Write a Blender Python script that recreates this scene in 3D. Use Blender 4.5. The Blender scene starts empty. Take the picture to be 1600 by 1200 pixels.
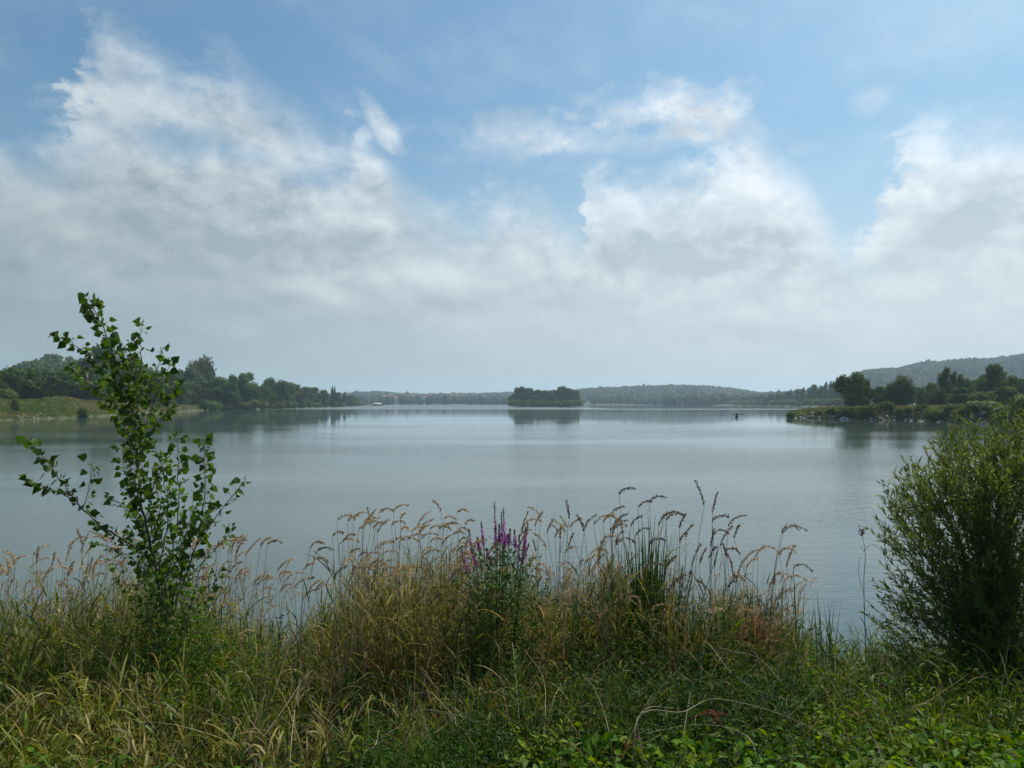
import bpy, math, random
import numpy as np
from mathutils import Vector, Matrix
random.seed(7)
rng = np.random.default_rng(7)
scene = bpy.context.scene
C = scene.collection
PI = math.pi
R = math.radians
# ------------------------------------------------------------------ camera
H = 3.2                 # eye height above the lake
F = 1164.0              # focal length in px of the 1600 px photograph
PITCH = math.atan(30 / F)
cd = bpy.data.cameras.new('camera'); cam = bpy.data.objects.new('camera', cd); C.objects.link(cam)
cd.sensor_width = 36; cd.lens = 36 * F / 1600
cam.location = (0, 0, H); cam.rotation_euler = (PI / 2 + PITCH, 0, 0)
cd.clip_start = 0.05; cd.clip_end = 20000
scene.camera = cam

def ray(px, row):
    a, c = (px - 800) / F, (600 - row) / F
    return a, math.cos(PITCH) - c * math.sin(PITCH), math.sin(PITCH) + c * math.cos(PITCH)
def P(px, row, y):
    a, b, c = ray(px, row)
    return Vector((a / b * y, y, H + c / b * y))
def X(px, y): return (px - 800) / F * y
def interp(tbl, v):
    return np.interp(v, [t[0] for t in tbl], [t[1] for t in tbl])
def smooth(t):
    t = np.clip(t, 0, 1); return t * t * (3 - 2 * t)

# ------------------------------------------------------------------ light
SUN_EL, SUN_AZ = 55.0, 42.0     # azimuth clockwise from the view direction (+Y)
w = bpy.data.worlds.new('World'); scene.world = w; w.use_nodes = True
nt = w.node_tree; nt.nodes.clear()
def N(kind, **kw):
    n = nt.nodes.new(kind)
    for k, v in kw.items(): setattr(n, k, v)
    return n
def put(sock, v):
    if isinstance(v, (int, float, tuple)): sock.default_value = v
    else: nt.links.new(v, sock)
def M(op, a, b=0.0, c=0.0, clamp=False):
    n = N('ShaderNodeMath', operation=op, use_clamp=clamp)
    put(n.inputs[0], a); put(n.inputs[1], b); put(n.inputs[2], c)
    return n.outputs[0]
def sstep(v, lo, hi, a=0.0, b=1.0):
    n = N('ShaderNodeMapRange', interpolation_type='SMOOTHSTEP')
    put(n.inputs[0], v); n.inputs[1].default_value = lo; n.inputs[2].default_value = hi
    put(n.inputs[3], a); put(n.inputs[4], b)
    return n.outputs[0]
def mixc(f, a, b):
    n = N('ShaderNodeMix', data_type='RGBA'); put(n.inputs[0], f)
    for s, v in ((n.inputs[6], a), (n.inputs[7], b)):
        put(s, (*v, 1.0) if isinstance(v, tuple) and len(v) == 3 else v)
    return n.outputs[2]
tc = N('ShaderNodeTexCoord')
sep = N('ShaderNodeSeparateXYZ'); nt.links.new(tc.outputs['Generated'], sep.inputs[0])
dx, dy, dz = sep.outputs
az = M('ARCTAN2', dx, dy); el = M('ARCSINE', dz)
sky = N('ShaderNodeTexSky', sky_type='NISHITA', sun_disc=False)
sky.sun_elevation = R(SUN_EL); sky.sun_rotation = R(SUN_AZ)
sky.air_density = 1.1; sky.dust_density = 2.2; sky.ozone_density = 1.6; sky.altitude = 200
def azel(px, row):
    a, b, c = ray(px, row); return math.atan2(a, b), math.atan2(c, math.hypot(a, b))
def noise(scale, detail, rough, vec=None, dist=0.0, lac=2.0):
    n = N('ShaderNodeTexNoise'); n.inputs['Scale'].default_value = scale
    n.inputs['Detail'].default_value = detail; n.inputs['Roughness'].default_value = rough
    n.inputs['Distortion'].default_value = dist; n.inputs['Lacunarity'].default_value = lac
    nt.links.new(vec or tc.outputs['Generated'], n.inputs['Vector'])
    return n.outputs[0]
mp = N('ShaderNodeMapping'); nt.links.new(tc.outputs['Generated'], mp.inputs[0])
mp.inputs['Location'].default_value = (3.1, 1.7, 0.4); mp.inputs['Scale'].default_value = (1, 1, 1.5)
n_big = M('SUBTRACT', noise(4.5, 6, 0.55, mp.outputs[0], 0.1), 0.5)
n_mid = M('SUBTRACT', noise(13, 9, 0.60, mp.outputs[0], 0.15), 0.5)
n_fin = M('SUBTRACT', noise(46, 8, 0.64, mp.outputs[0], 0.3), 0.5)
# skyline of the cumulus bank, as it stands in the sky
top = [(-60, 185), (0, 180), (60, 182), (105, 165), (128, 62), (170, 30), (228, 62), (290, 92), (350, 84), (400, 118),
       (445, 152), (500, 188), (540, 204), (568, 176), (592, 188), (612, 240), (650, 296), (720, 322), (765, 292), (830, 282), (868, 322),
       (902, 336), (912, 262), (950, 252), (1000, 262), (1080, 240), (1130, 195), (1180, 190), (1215, 232), (1262, 270), (1300, 330),
       (1340, 378), (1362, 330), (1385, 262), (1440, 176), (1500, 178), (1600, 182), (1680, 175)]
AZ0 = 0.72
fc = N('ShaderNodeFloatCurve')
cu = fc.mapping.curves[0]
pts = []
for px, row in top:
    a_, e_ = azel(px, row); pts.append(((a_ + AZ0) / (2 * AZ0), e_))
pts = [(0.0, pts[0][1])] + [p for p in pts if 0.01 < p[0] < 0.99] + [(1.0, pts[-1][1])]
cu.points[0].location = pts[0]; cu.points[1].location = pts[-1]
for p in pts[1:-1]: cu.points.new(*p)
for p in cu.points: p.handle_type = 'AUTO_CLAMPED'
fc.mapping.update()
azw = M('ADD', M('ADD', M('ADD', az, AZ0), M('MULTIPLY', n_mid, 0.10)), M('MULTIPLY', n_fin, 0.03))
put(fc.inputs['Value'], M('DIVIDE', azw, 2 * AZ0, clamp=True))
T = fc.outputs[0]
top2 = [(-60, 205), (60, 170), (200, 75), (330, 95), (450, 165), (560, 230), (700, 300), (850, 300), (960, 255), (1160, 205), (1260, 275), (1340, 330), (1420, 250), (1500, 190), (1680, 190)]
fc2 = N('ShaderNodeFloatCurve'); cu2 = fc2.mapping.curves[0]
pts = []
for px, row in top2:
    a_, e_ = azel(px, row); pts.append(((a_ + AZ0) / (2 * AZ0), e_))
pts = [(0.0, pts[0][1])] + [p for p in pts if 0.01 < p[0] < 0.99] + [(1.0, pts[-1][1])]
cu2.points[0].location = pts[0]; cu2.points[1].location = pts[-1]
for p in pts[1:-1]: cu2.points.new(*p)
for p in cu2.points: p.handle_type = 'AUTO_CLAMPED'
fc2.mapping.update()
put(fc2.inputs['Value'], M('DIVIDE', M('ADD', M('ADD', M('ADD', az, AZ0), M('MULTIPLY', n_mid, 0.22)), M('MULTIPLY', n_big, 0.15)), 2 * AZ0, clamp=True))
depth2 = M('SUBTRACT', fc2.outputs[0], el)
depth = M('SUBTRACT', T, el)            # how far below the skyline of the clouds (radians)
def blob(px, row, rx, ry, wob=0.6, rot=0.0):
    a0, e0 = azel(px, row)
    u = M('SUBTRACT', az, a0); v = M('SUBTRACT', el, e0)
    if rot:
        cr, sr = math.cos(rot), math.sin(rot)
        u, v = M('ADD', M('MULTIPLY', u, cr), M('MULTIPLY', v, sr)), M('SUBTRACT', M('MULTIPLY', v, cr), M('MULTIPLY', u, sr))
    u = M('DIVIDE', u, rx / F); v = M('DIVIDE', v, ry / F)
    d = M('SQRT', M('ADD', M('MULTIPLY', u, u), M('MULTIPLY', v, v)))
    d = M('ADD', d, M('MULTIPLY', n_mid, wob * 3.2))
    return sstep(d, 0.2, 1.35, 1.0, 0.0)
def total(items):
    t = items[0]
    for i in items[1:]: t = M('ADD', t, i)
    return t
edge = M('ADD', depth, M('ADD', M('MULTIPLY', n_mid, 0.115), M('MULTIPLY', n_fin, 0.045)))
body = sstep(edge, -0.022, 0.070)
soft = sstep(M('ADD', depth, M('MULTIPLY', n_big, 0.2)), -0.02, 0.16)
holes = total([M('MULTIPLY', blob(270, 222, 75, 34), 0.62), M('MULTIPLY', blob(395, 245, 55, 18), 0.45),
               M('MULTIPLY', blob(492, 276, 55, 22), 0.55), M('MULTIPLY', blob(1020, 232, 95, 22, 0.5), 0.42),
               M('MULTIPLY', blob(585, 235, 34, 16), 0.5), M('MULTIPLY', blob(60, 230, 90, 50, 0.5), 0.45)])
wisps = total([M('MULTIPLY', blob(1050, 165, 135, 34, 1.0, -0.02), 0.72), M('MULTIPLY', blob(790, 218, 130, 40, 0.9), 0.5), M('MULTIPLY', blob(1130, 200, 110, 34, 0.9, -.35), 0.5), M('MULTIPLY', blob(950, 225, 120, 24, 0.9), 0.35),
               M('MULTIPLY', blob(596, 200, 52, 17, 0.8, -1.0), 0.62), M('MULTIPLY', blob(1480, 45, 170, 60, 0.5), 0.16),
               M('MULTIPLY', blob(590, 95, 90, 22, 0.6, -0.5), 0.10), M('MULTIPLY', blob(1368, 155, 30, 16, 1.0), 0.3)])
dens = M('SUBTRACT', M('MULTIPLY', body, M('ADD', 0.80, M('MULTIPLY', soft, 0.17))), M('MULTIPLY', holes, 0.85), clamp=True)
dens = M('MAXIMUM', dens, M('MULTIPLY', wisps, M('ADD', 0.9, M('MULTIPLY', n_fin, 1.6)), clamp=True), clamp=True)
# thin high veil over the blue
veil = M('MULTIPLY', sstep(M('ADD', n_big, M('MULTIPLY', n_mid, 0.4)), -0.14, 0.28), 0.16)
dens = M('MAXIMUM', dens, veil, clamp=True)
# cloud brightness: sunlit heads, grey undersides; brighter towards the sun
sunv = (math.sin(R(SUN_AZ)) * math.cos(R(SUN_EL)), math.cos(R(SUN_AZ)) * math.cos(R(SUN_EL)), math.sin(R(SUN_EL)))
cs = M('ADD', M('ADD', M('MULTIPLY', dx, sunv[0]), M('MULTIPLY', dy, sunv[1])), M('MULTIPLY', dz, sunv[2]))
near_sun = sstep(cs, 0.10, 0.88)
lit = sstep(M('ADD', depth2, M('MULTIPLY', n_big, 0.20)), 0.0, 0.22, 1.0, 0.0)
lit2 = sstep(M('ADD', n_mid, M('MULTIPLY', n_big, 0.8)), -0.25, 0.35)
under = total([M('MULTIPLY', blob(1080, 402, 190, 40, 0.35), 0.85), M('MULTIPLY', blob(1570, 335, 120, 42, 0.35), 0.85),
               M('MULTIPLY', blob(450, 350, 210, 60, 0.5), 0.30), M('MULTIPLY', blob(1190, 525, 80, 16, 0.5), 0.22),
               M('MULTIPLY', blob(700, 462, 75, 24, 0.4), 0.30), M('MULTIPLY', blob(300, 290, 130, 40, 0.5), 0.25)])
puffs = total([M('MULTIPLY', blob(690, 434, 66, 26, 0.5, -0.25), 0.50), M('MULTIPLY', blob(495, 458, 100, 18, 0.5, -0.2), 0.40),
               M('MULTIPLY', blob(1220, 300, 120, 50, 0.5, -0.3), 0.40), M('MULTIPLY', blob(960, 310, 80, 40, 0.5), 0.30),
               M('MULTIPLY', blob(230, 110, 90, 50, 0.5), 0.25), M('MULTIPLY', blob(1500, 235, 110, 34, 0.5), 0.35),
               M('MULTIPLY', blob(850, 500, 260, 24, 0.5), 0.12)])
mo = N('ShaderNodeMapping'); nt.links.new(tc.outputs['Generated'], mo.inputs[0])
mo.inputs['Location'].default_value = (3.1 + sunv[0] * .022, 1.7 + sunv[1] * .022, 0.4 + sunv[2] * .033); mo.inputs['Scale'].default_value = (1, 1, 1.5)
relief = M('ADD', M('MULTIPLY', M('SUBTRACT', n_big, M('SUBTRACT', noise(4.5, 6, 0.55, mo.outputs[0], 0.1), .5)), 2.6),
           M('MULTIPLY', M('SUBTRACT', n_mid, M('SUBTRACT', noise(13, 9, 0.60, mo.outputs[0], 0.15), .5)), 1.5))
b = M('ADD', .20, M('ADD', M('MULTIPLY', lit, 0.36), M('MULTIPLY', lit2, 0.26)))
b = M('ADD', b, M('MULTIPLY', relief, M('MULTIPLY', sstep(el, .02, .22, .35, 1.0), sstep(cs, .2, .6, .75, 1.0))))
b = M('ADD', b, puffs)
b = M('SUBTRACT', b, M('MULTIPLY', under, 0.66), clamp=True)
grey = mixc(near_sun, (1.8, 2.45, 2.8), (4.5, 5.5, 6.4))
white = mixc(near_sun, (5.3, 6.1, 6.3), (10.4, 10.9, 11.3))
ccol = mixc(b, grey, white)
tint = N('ShaderNodeMix', data_type='RGBA', blend_type='MULTIPLY'); tint.inputs[0].default_value = 1.0
nt.links.new(sky.outputs[0], tint.inputs[6]); tint.inputs[7].default_value = (0.68, 0.98, 1.06, 1)
col = mixc(dens, tint.outputs[2], ccol)
# low haze: distant cloud melts into one tone at the horizon
hz = sstep(M('ADD', el, M('MULTIPLY', n_big, .12)), 0.0, 0.36, 0.80, 0.0)
hcol = mixc(near_sun, (2.9, 3.7, 4.05), (8.0, 8.7, 9.1))
col = mixc(hz, col, hcol)
bg = N('ShaderNodeBackground'); bg.inputs['Strength'].default_value = 0.10
nt.links.new(col, bg.inputs[0])
wo = N('ShaderNodeOutputWorld'); nt.links.new(bg.outputs[0], wo.inputs[0])
w.cycles.sampling_method = 'MANUAL'; w.cycles.sample_map_resolution = 512

sd = bpy.data.lights.new('sun', 'SUN'); sd.energy = 5.0; sd.angle = R(0.6); sd.color = (1.0, 0.95, 0.86)
so = bpy.data.objects.new('sun', sd); C.objects.link(so)
so.rotation_euler = Vector(sunv).to_track_quat('Z', 'Y').to_euler()
scene.view_settings.view_transform = 'Standard'; scene.view_settings.look = 'None'
scene.view_settings.exposure = 0.0; scene.view_settings.gamma = 1.0
scene.render.engine = 'CYCLES'
scene.cycles.max_bounces = 6; scene.cycles.diffuse_bounces = 2; scene.cycles.glossy_bounces = 3
scene.cycles.transmission_bounces = 4; scene.cycles.volume_bounces = 1
scene.cycles.use_denoising = True; scene.cycles.caustics_reflective = False; scene.cycles.caustics_refractive = False

# ------------------------------------------------------------------ helpers
def tag(o, label=None, cat=None, group=None, kind=None):
    if label: o['label'] = label
    if cat: o['category'] = cat
    if group: o['group'] = group
    if kind: o['kind'] = kind
    return o
def link(name, data, parent=None, loc=None, rot=None, scale=None):
    o = bpy.data.objects.new(name, data); C.objects.link(o)
    if parent is not None: o.parent = parent
    if loc is not None: o.location = loc
    if rot is not None: o.rotation_euler = rot
    if scale is not None: o.scale = scale
    return o
class MB:
    """collects verts, faces (any size) and per-vertex colours in numpy"""
    def __init__(s): s.v = []; s.f = []; s.c = []; s.n = 0; s.smooth = False
    def add(s, V, Fa, col=(1, 1, 1)):
        V = np.asarray(V, float).reshape(-1, 3)
        s.v.append(V); col = np.asarray(col, float)
        if col.ndim == 1: col = np.tile(col, (len(V), 1))
        s.c.append(col)
        if isinstance(Fa, list):
            for k in sorted({len(f) for f in Fa}): s.f.append(np.array([f for f in Fa if len(f) == k], int) + s.n)
        else: s.f.append(np.asarray(Fa, int) + s.n)
        s.n += len(V)
    def mesh(s, name, mat, smooth=False):
        me = bpy.data.meshes.new(name)
        V = np.concatenate(s.v); Cc = np.concatenate(s.c)
        loops = np.concatenate([f.ravel() for f in s.f])
        sizes = np.concatenate([np.full(len(f), f.shape[1]) for f in s.f])
        starts = np.concatenate([[0], np.cumsum(sizes)[:-1]])
        me.vertices.add(len(V)); me.vertices.foreach_set('co', V.ravel())
        me.loops.add(len(loops)); me.loops.foreach_set('vertex_index', loops.astype(np.int32))
        me.polygons.add(len(sizes)); me.polygons.foreach_set('loop_start', starts.astype(np.int32))
        if smooth: me.polygons.foreach_set('use_smooth', np.ones(len(sizes), bool))
        me.update(calc_edges=True)
        a = me.color_attributes.new('Col', 'FLOAT_COLOR', 'POINT')
        a.data.foreach_set('color', np.concatenate([Cc, np.ones((len(Cc), 1))], 1).ravel())
        me.materials.append(mat)
        return me
    def build(s, name, mat, parent=None, smooth=False, **kw):
        return link(name, s.mesh(name, mat, smooth), parent, **kw)

def tube(mb, pts, rad, sides=5, col=(1, 1, 1), cap=True):
    P_ = np.array([tuple(p) for p in pts], float); n = len(P_)
    rad = np.broadcast_to(np.asarray(rad, float), (n,))
    tn = np.gradient(P_, axis=0); tn /= np.linalg.norm(tn, axis=1)[:, None] + 1e-9
    ref = np.array([0.0, 0, 1]) if abs(tn[0, 2]) < 0.8 else np.array([1.0, 0, 0])
    a = np.cross(tn, ref); a /= np.linalg.norm(a, axis=1)[:, None] + 1e-9
    b_ = np.cross(tn, a)
    an = np.arange(sides) * 2 * PI / sides
    V = P_[:, None] + rad[:, None, None] * (np.cos(an)[None, :, None] * a[:, None] + np.sin(an)[None, :, None] * b_[:, None])
    f = []
    for i in range(n - 1):
        for j in range(sides):
            k = (j + 1) % sides
            f.append((i * sides + j, i * sides + k, (i + 1) * sides + k, (i + 1) * sides + j))
    mb.add(V, f, col)
    if cap and sides >= 3:
        mb.f.append(np.array([[mb.n - sides + j for j in range(sides)]]))
        mb.f.append(np.array([[mb.n - n * sides + sides - 1 - j for j in range(sides)]]))
def spline(pts, n=8):
    """Catmull-Rom through the points"""
    p = [Vector(q) for q in pts]; p = [p[0] * 2 - p[1]] + p + [p[-1] * 2 - p[-2]]
    out = []
    for i in range(1, len(p) - 2):
        for k in range(n):
            t = k / n; a, b2, c, d = p[i - 1], p[i], p[i + 1], p[i + 2]
            out.append(0.5 * ((2 * b2) + (c - a) * t + (2 * a - 5 * b2 + 4 * c - d) * t * t + (3 * b2 - a - 3 * c + d) * t ** 3))
    out.append(p[-2]); return out
def ribbons(mb, base, azm, lean, bend, length, width, col, K=4, power=1.4, roll=None, tipcol=None):
    n = len(base); s = np.linspace(0, 1, K + 1)
    th = lean[:, None] + bend[:, None] * s[None] ** power
    hx = np.cos(azm)[:, None]; hy = np.sin(azm)[:, None]
    dv = np.stack([np.sin(th) * hx, np.sin(th) * hy, np.cos(th)], -1)
    step = (length / K)[:, None, None]
    pos = np.concatenate([np.zeros((n, 1, 3)), np.cumsum((dv[:, :-1] + dv[:, 1:]) * 0.5 * step, 1)], 1) + base[:, None]
    side = np.stack([-np.sin(azm), np.cos(azm), np.zeros(n)], -1)[:, None]
    nor = np.cross(np.broadcast_to(side, dv.shape), dv)
    if roll is None: roll = rng.uniform(-0.9, 0.9, n)
    cr = np.cos(roll)[:, None, None]; sr = np.sin(roll)[:, None, None]
    sv = side * cr + nor * sr
    wp = np.interp(s, [0, 0.25, 0.6, 0.85, 1], [0.55, 1, 0.85, 0.45, 0.03])
    hw = (width[:, None] * wp[None] * 0.5)[..., None]
    V = np.stack([pos - sv * hw, pos + sv * hw], 2).reshape(-1, 3)
    i0 = (np.arange(n) * (K + 1) * 2)[:, None] + (np.arange(K) * 2)[None]
    i0 = i0.ravel(); Fq = np.stack([i0, i0 + 1, i0 + 3, i0 + 2], -1)
    if tipcol is None: cc = np.repeat(col, (K + 1) * 2, 0)
    else:
        m = np.repeat((s ** 1.5), 2)[None, :, None]
        cc = (col[:, None] * (1 - m) + tipcol[:, None] * m).reshape(-1, 3)
    mb.add(V, Fq, cc)
def unit(v): return v / (np.linalg.norm(v, axis=-1, keepdims=True) + 1e-9)
def leaf_cards(mb, pos, d, L, W, col, fold=0.25, nrm=None):
    n = len(pos); d = unit(d)
    if nrm is None: nrm = rng.normal(size=(n, 3)) + np.array([0, 0, 1.4])
    side = unit(np.cross(d, nrm)); up = np.cross(side, d)
    L = np.broadcast_to(L, (n,))[:, None]; W = np.broadcast_to(W, (n,))[:, None]
    drop = rng.uniform(-0.25, 0.05, (n, 1)) * L
    V = np.stack([pos, pos + d * L * .42 + side * W * .5 + up * W * fold, pos + d * L * .5, pos + d * L * .42 - side * W * .5 + up * W * fold,
                  pos + d * L + up * drop], 1)
    i = np.arange(n)[:, None] * 5
    Fa = np.concatenate([i + np.array([[0, 1, 2]]), i + np.array([[0, 2, 3]]), i + np.array([[1, 4, 2]]), i + np.array([[2, 4, 3]])])
    mb.add(V.reshape(-1, 3), Fa, np.repeat(np.broadcast_to(col, (n, 3)), 5, 0))

def material(name, color=(.5, .5, .5), rough=0.7, var=0.25, scale=8.0, color2=None, attr=False, trans=0.0, spec=0.3,
             bump=0.0, bscale=30.0, objvar=0.0, metallic=0.0):
    m = bpy.data.materials.new(name); m.use_nodes = True; t = m.node_tree; ns = t.nodes; L = t.links
    pr = ns['Principled BSDF']; out = ns['Material Output']
    co = ns.new('ShaderNodeTexCoord')
    nz = ns.new('ShaderNodeTexNoise'); nz.inputs['Scale'].default_value = scale; nz.inputs['Detail'].default_value = 5
    L.new(co.outputs['Object'], nz.inputs['Vector'])
    if attr:
        a = ns.new('ShaderNodeVertexColor'); a.layer_name = 'Col'; c0 = a.outputs[0]
    else:
        rgb = ns.new('ShaderNodeRGB'); rgb.outputs[0].default_value = (*color, 1); c0 = rgb.outputs[0]
        if color2:
            mx = ns.new('ShaderNodeMix'); mx.data_type = 'RGBA'; mr = ns.new('ShaderNodeMapRange')
            mr.inputs[1].default_value = .4; mr.inputs[2].default_value = .6
            L.new(nz.outputs[0], mr.inputs[0]); L.new(mr.outputs[0], mx.inputs[0]); L.new(c0, mx.inputs[6]); mx.inputs[7].default_value = (*color2, 1)
            c0 = mx.outputs[2]
    hs = ns.new('ShaderNodeHueSaturation'); L.new(c0, hs.inputs['Color'])
    mr = ns.new('ShaderNodeMapRange'); mr.inputs[1].default_value = .25; mr.inputs[2].default_value = .75
    mr.inputs[3].default_value = 1 - var; mr.inputs[4].default_value = 1 + var
    L.new(nz.outputs[0], mr.inputs[0]); val = mr.outputs[0]
    if objvar:
        oi = ns.new('ShaderNodeObjectInfo')
        m2 = ns.new('ShaderNodeMapRange'); m2.inputs[3].default_value = 1 - objvar; m2.inputs[4].default_value = 1 + objvar
        L.new(oi.outputs['Random'], m2.inputs[0])
        mu = ns.new('ShaderNodeMath'); mu.operation = 'MULTIPLY'; L.new(val, mu.inputs[0]); L.new(m2.outputs[0], mu.inputs[1]); val = mu.outputs[0]
        m3 = ns.new('ShaderNodeMapRange'); m3.inputs[3].default_value = 0.48; m3.inputs[4].default_value = 0.515
        fr = ns.new('ShaderNodeMath'); fr.operation = 'FRACT'; mm = ns.new('ShaderNodeMath'); mm.operation = 'MULTIPLY'; mm.inputs[1].default_value = 7.31
        L.new(oi.outputs['Random'], mm.inputs[0]); L.new(mm.outputs[0], fr.inputs[0]); L.new(fr.outputs[0], m3.inputs[0]); L.new(m3.outputs[0], hs.inputs['Hue'])
    L.new(val, hs.inputs['Value'])
    L.new(hs.outputs[0], pr.inputs['Base Color'])
    pr.inputs['Roughness'].default_value = rough; pr.inputs['Specular IOR Level'].default_value = spec; pr.inputs['Metallic'].default_value = metallic
    if bump:
        bn = ns.new('ShaderNodeTexNoise'); bn.inputs['Scale'].default_value = bscale; bn.inputs['Detail'].default_value = 6
        L.new(co.outputs['Object'], bn.inputs['Vector'])
        bp = ns.new('ShaderNodeBump'); bp.inputs['Strength'].default_value = bump; bp.inputs['Distance'].default_value = 0.1
        L.new(bn.outputs[0], bp.inputs['Height']); L.new(bp.outputs[0], pr.inputs['Normal'])
    if trans:
        tr = ns.new('ShaderNodeBsdfTranslucent'); ms = ns.new('ShaderNodeMixShader'); ms.inputs[0].default_value = trans
        h2 = ns.new('ShaderNodeHueSaturation'); h2.inputs['Saturation'].default_value = 1.15; h2.inputs['Value'].default_value = 1.5; h2.inputs['Hue'].default_value = 0.488
        L.new(hs.outputs[0], h2.inputs['Color']); L.new(h2.outputs[0], tr.inputs['Color'])
        L.new(pr.outputs[0], ms.inputs[1]); L.new(tr.outputs[0], ms.inputs[2]); L.new(ms.outputs[0], out.inputs[0])
    return m

M_ground = material('soil_and_moss', (.022, .018, .011), .95, .4, 3, (.018, .024, .009), bump=.6, bscale=12)
M_grass = material('grass_blades', attr=True, rough=.5, var=.25, scale=3, trans=.34, spec=.16)
M_leaf = material('poplar_leaf', (.048, .095, .016), .40, .25, 20, trans=.40, spec=.28, objvar=.35)
M_leafc = material('leaf_colour', attr=True, rough=.55, var=.25, scale=9, trans=.36, spec=.10)
M_bark = material('bark', (.10, .085, .06), .85, .4, 30, (.16, .14, .10), bump=.5, bscale=60)
M_cane = material('dry_cane', (.30, .25, .16), .8, .35, 14)
M_crown = material('tree_foliage', attr=True, rough=.7, var=.28, scale=.35, trans=.22, spec=.15, objvar=.26)
M_trunk = material('tree_trunk', (.07, .06, .05), .9, .3, 4)
M_stone = material('stone', (.40, .39, .37), .9, .25, 2, (.26, .25, .24), bump=.5, bscale=6, objvar=.35)
M_meadow = material('meadow_ground', (.055, .075, .022), .95, .3, .12, (.085, .085, .035), bump=.8, bscale=2)
M_hill = material('hill_ground', (.05, .07, .035), .95, .3, .01, (.07, .08, .045))
M_petal = material('purple_petal', (.46, .09, .33), .6, .35, 40, (.34, .08, .36), trans=.35)
M_wall = material('house_render', (.70, .68, .62), .85, .08, .4, objvar=.12)
M_roof = material('roof_tile', (.22, .10, .07), .85, .2, 1.5, objvar=.25)
M_hull = material('dark_hull', (.02, .025, .03), .4, .2, 4)
M_cloth = material('dark_cloth', (.03, .035, .045), .9, .2, 8)
M_hat = material('pale_hat', (.55, .52, .45), .9, .1, 8)
M_skin = material('skin', (.40, .24, .17), .6, .05, 8)
M_steel = material('galvanised_steel', (.35, .36, .37), .5, .1, 2)
M_bird = material('bird_feather', (.03, .03, .03), .8, .2, 10)

# ------------------------------------------------------------------ setting
def vnoise(x, y, seed=0, octs=4):
    r = np.random.default_rng(seed); o = 0; amp = 1; tot = 0
    for k in range(octs):
        for j in range(3):
            a = r.uniform(0, 2 * PI); ph = r.uniform(0, 2 * PI); f = 2 ** k
            o = o + amp * np.sin((x * np.cos(a) + y * np.sin(a)) * f + ph); tot += amp * .7
        amp *= .5
    return o / tot
def bank_z(x, y):
    x = np.asarray(x, float); y = np.asarray(y, float)
    e = y - 0.12 * np.sin(x * .55 + 1.0)
    z = np.interp(e, [-30, 2.8, 3.6, 5.0, 6.5, 8.0, 8.8, 11.0, 16], [1.5, 1.47, 1.30, .93, .52, .10, -.12, -.9, -2.2])
    return z + 0.05 * vnoise(x * 1.1, y * 1.1, 3)
def grid_mesh(name, xs, ys, fn, mat, **kw):
    Xg, Yg = np.meshgrid(xs, ys); Z = fn(Xg, Yg); mb = MB()
    n, m = Xg.shape; i = (np.arange(n - 1)[:, None] * m + np.arange(m - 1)[None]).ravel()
    mb.add(np.stack([Xg, Yg, Z], -1), np.stack([i, i + 1, i + m + 1, i + m], -1))
    return mb.build(name, mat, smooth=True, **kw)
def polar_mesh(name, pxs, ts, dfn, zfn, mat):
    """land laid out by bearing and distance; dfn(px, t)->distance"""
    Pg, Tg = np.meshgrid(pxs, ts); D = dfn(Pg, Tg); Z = zfn(Pg, D); mb = MB()
    n, m = Pg.shape; i = (np.arange(n - 1)[:, None] * m + np.arange(m - 1)[None]).ravel()
    mb.add(np.stack([(Pg - 800) / F * D, D, Z], -1), np.stack([i, i + 1, i + m + 1, i + m], -1))
    o = mb.build(name, mat, smooth=True); o['kind'] = 'structure'; return o

# water
M_water = bpy.data.materials.new('lake_water'); M_water.use_nodes = True
t = M_water.node_tree; ns = t.nodes; L = t.links; pr = ns['Principled BSDF']
pr.inputs['Base Color'].default_value = (.058, .085, .080, 1); pr.inputs['IOR'].default_value = 1.333
geo = ns.new('ShaderNodeNewGeometry'); sp = ns.new('ShaderNodeSeparateXYZ'); L.new(geo.outputs['Position'], sp.inputs[0])
def wm(op, a, b_=0.0, clamp=False):
    n = ns.new('ShaderNodeMath'); n.operation = op; n.use_clamp = clamp
    for s_, v in ((n.inputs[0], a), (n.inputs[1], b_)):
        if isinstance(v, (int, float)): s_.default_value = v
        else: L.new(v, s_)
    return n.outputs[0]
def wr(v, a, b_, c=0.0, d=1.0):
    n = ns.new('ShaderNodeMapRange'); n.interpolation_type = 'SMOOTHSTEP'; L.new(v, n.inputs[0])
    for i_, q in enumerate((a, b_, c, d)): n.inputs[1 + i_].default_value = q
    return n.outputs[0]
def wn(scale, sx, sy, detail=4, rough=.55):
    mpn = ns.new('ShaderNodeMapping'); L.new(geo.outputs['Position'], mpn.inputs[0]); mpn.inputs['Scale'].default_value = (sx, sy, 1)
    n = ns.new('ShaderNodeTexNoise'); n.inputs['Scale'].default_value = scale; n.inputs['Detail'].default_value = detail
    n.inputs['Roughness'].default_value = rough; L.new(mpn.outputs[0], n.inputs['Vector']); return n.outputs[0]
patch = wr(wn(.035, .35, 1, 4), .38, .62)                      # cat's paws: patches the breeze roughens
edge_n = wm('MULTIPLY', wm('SUBTRACT', wn(.006, 1, .1, 2), .5), 60)
yy = wm('ADD', sp.outputs[1], edge_n)
windL = wm('MULTIPLY', wr(yy, 385, 425), wr(sp.outputs[0], 20, 70, 1, 0))
windR = wm('MULTIPLY', wr(sp.outputs[1], 372, 386), wr(sp.outputs[1], 418, 436, 1, 0))
wind = wm('MAXIMUM', windL, windR)
fade = wr(sp.outputs[1], 8, 130, 1, .06)
hgt = wm('ADD', wm('MULTIPLY', wn(1.6, 1, 1.7, 5), .7), wm('MULTIPLY', wn(7.0, 1, 1.4, 3), .22))
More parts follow.
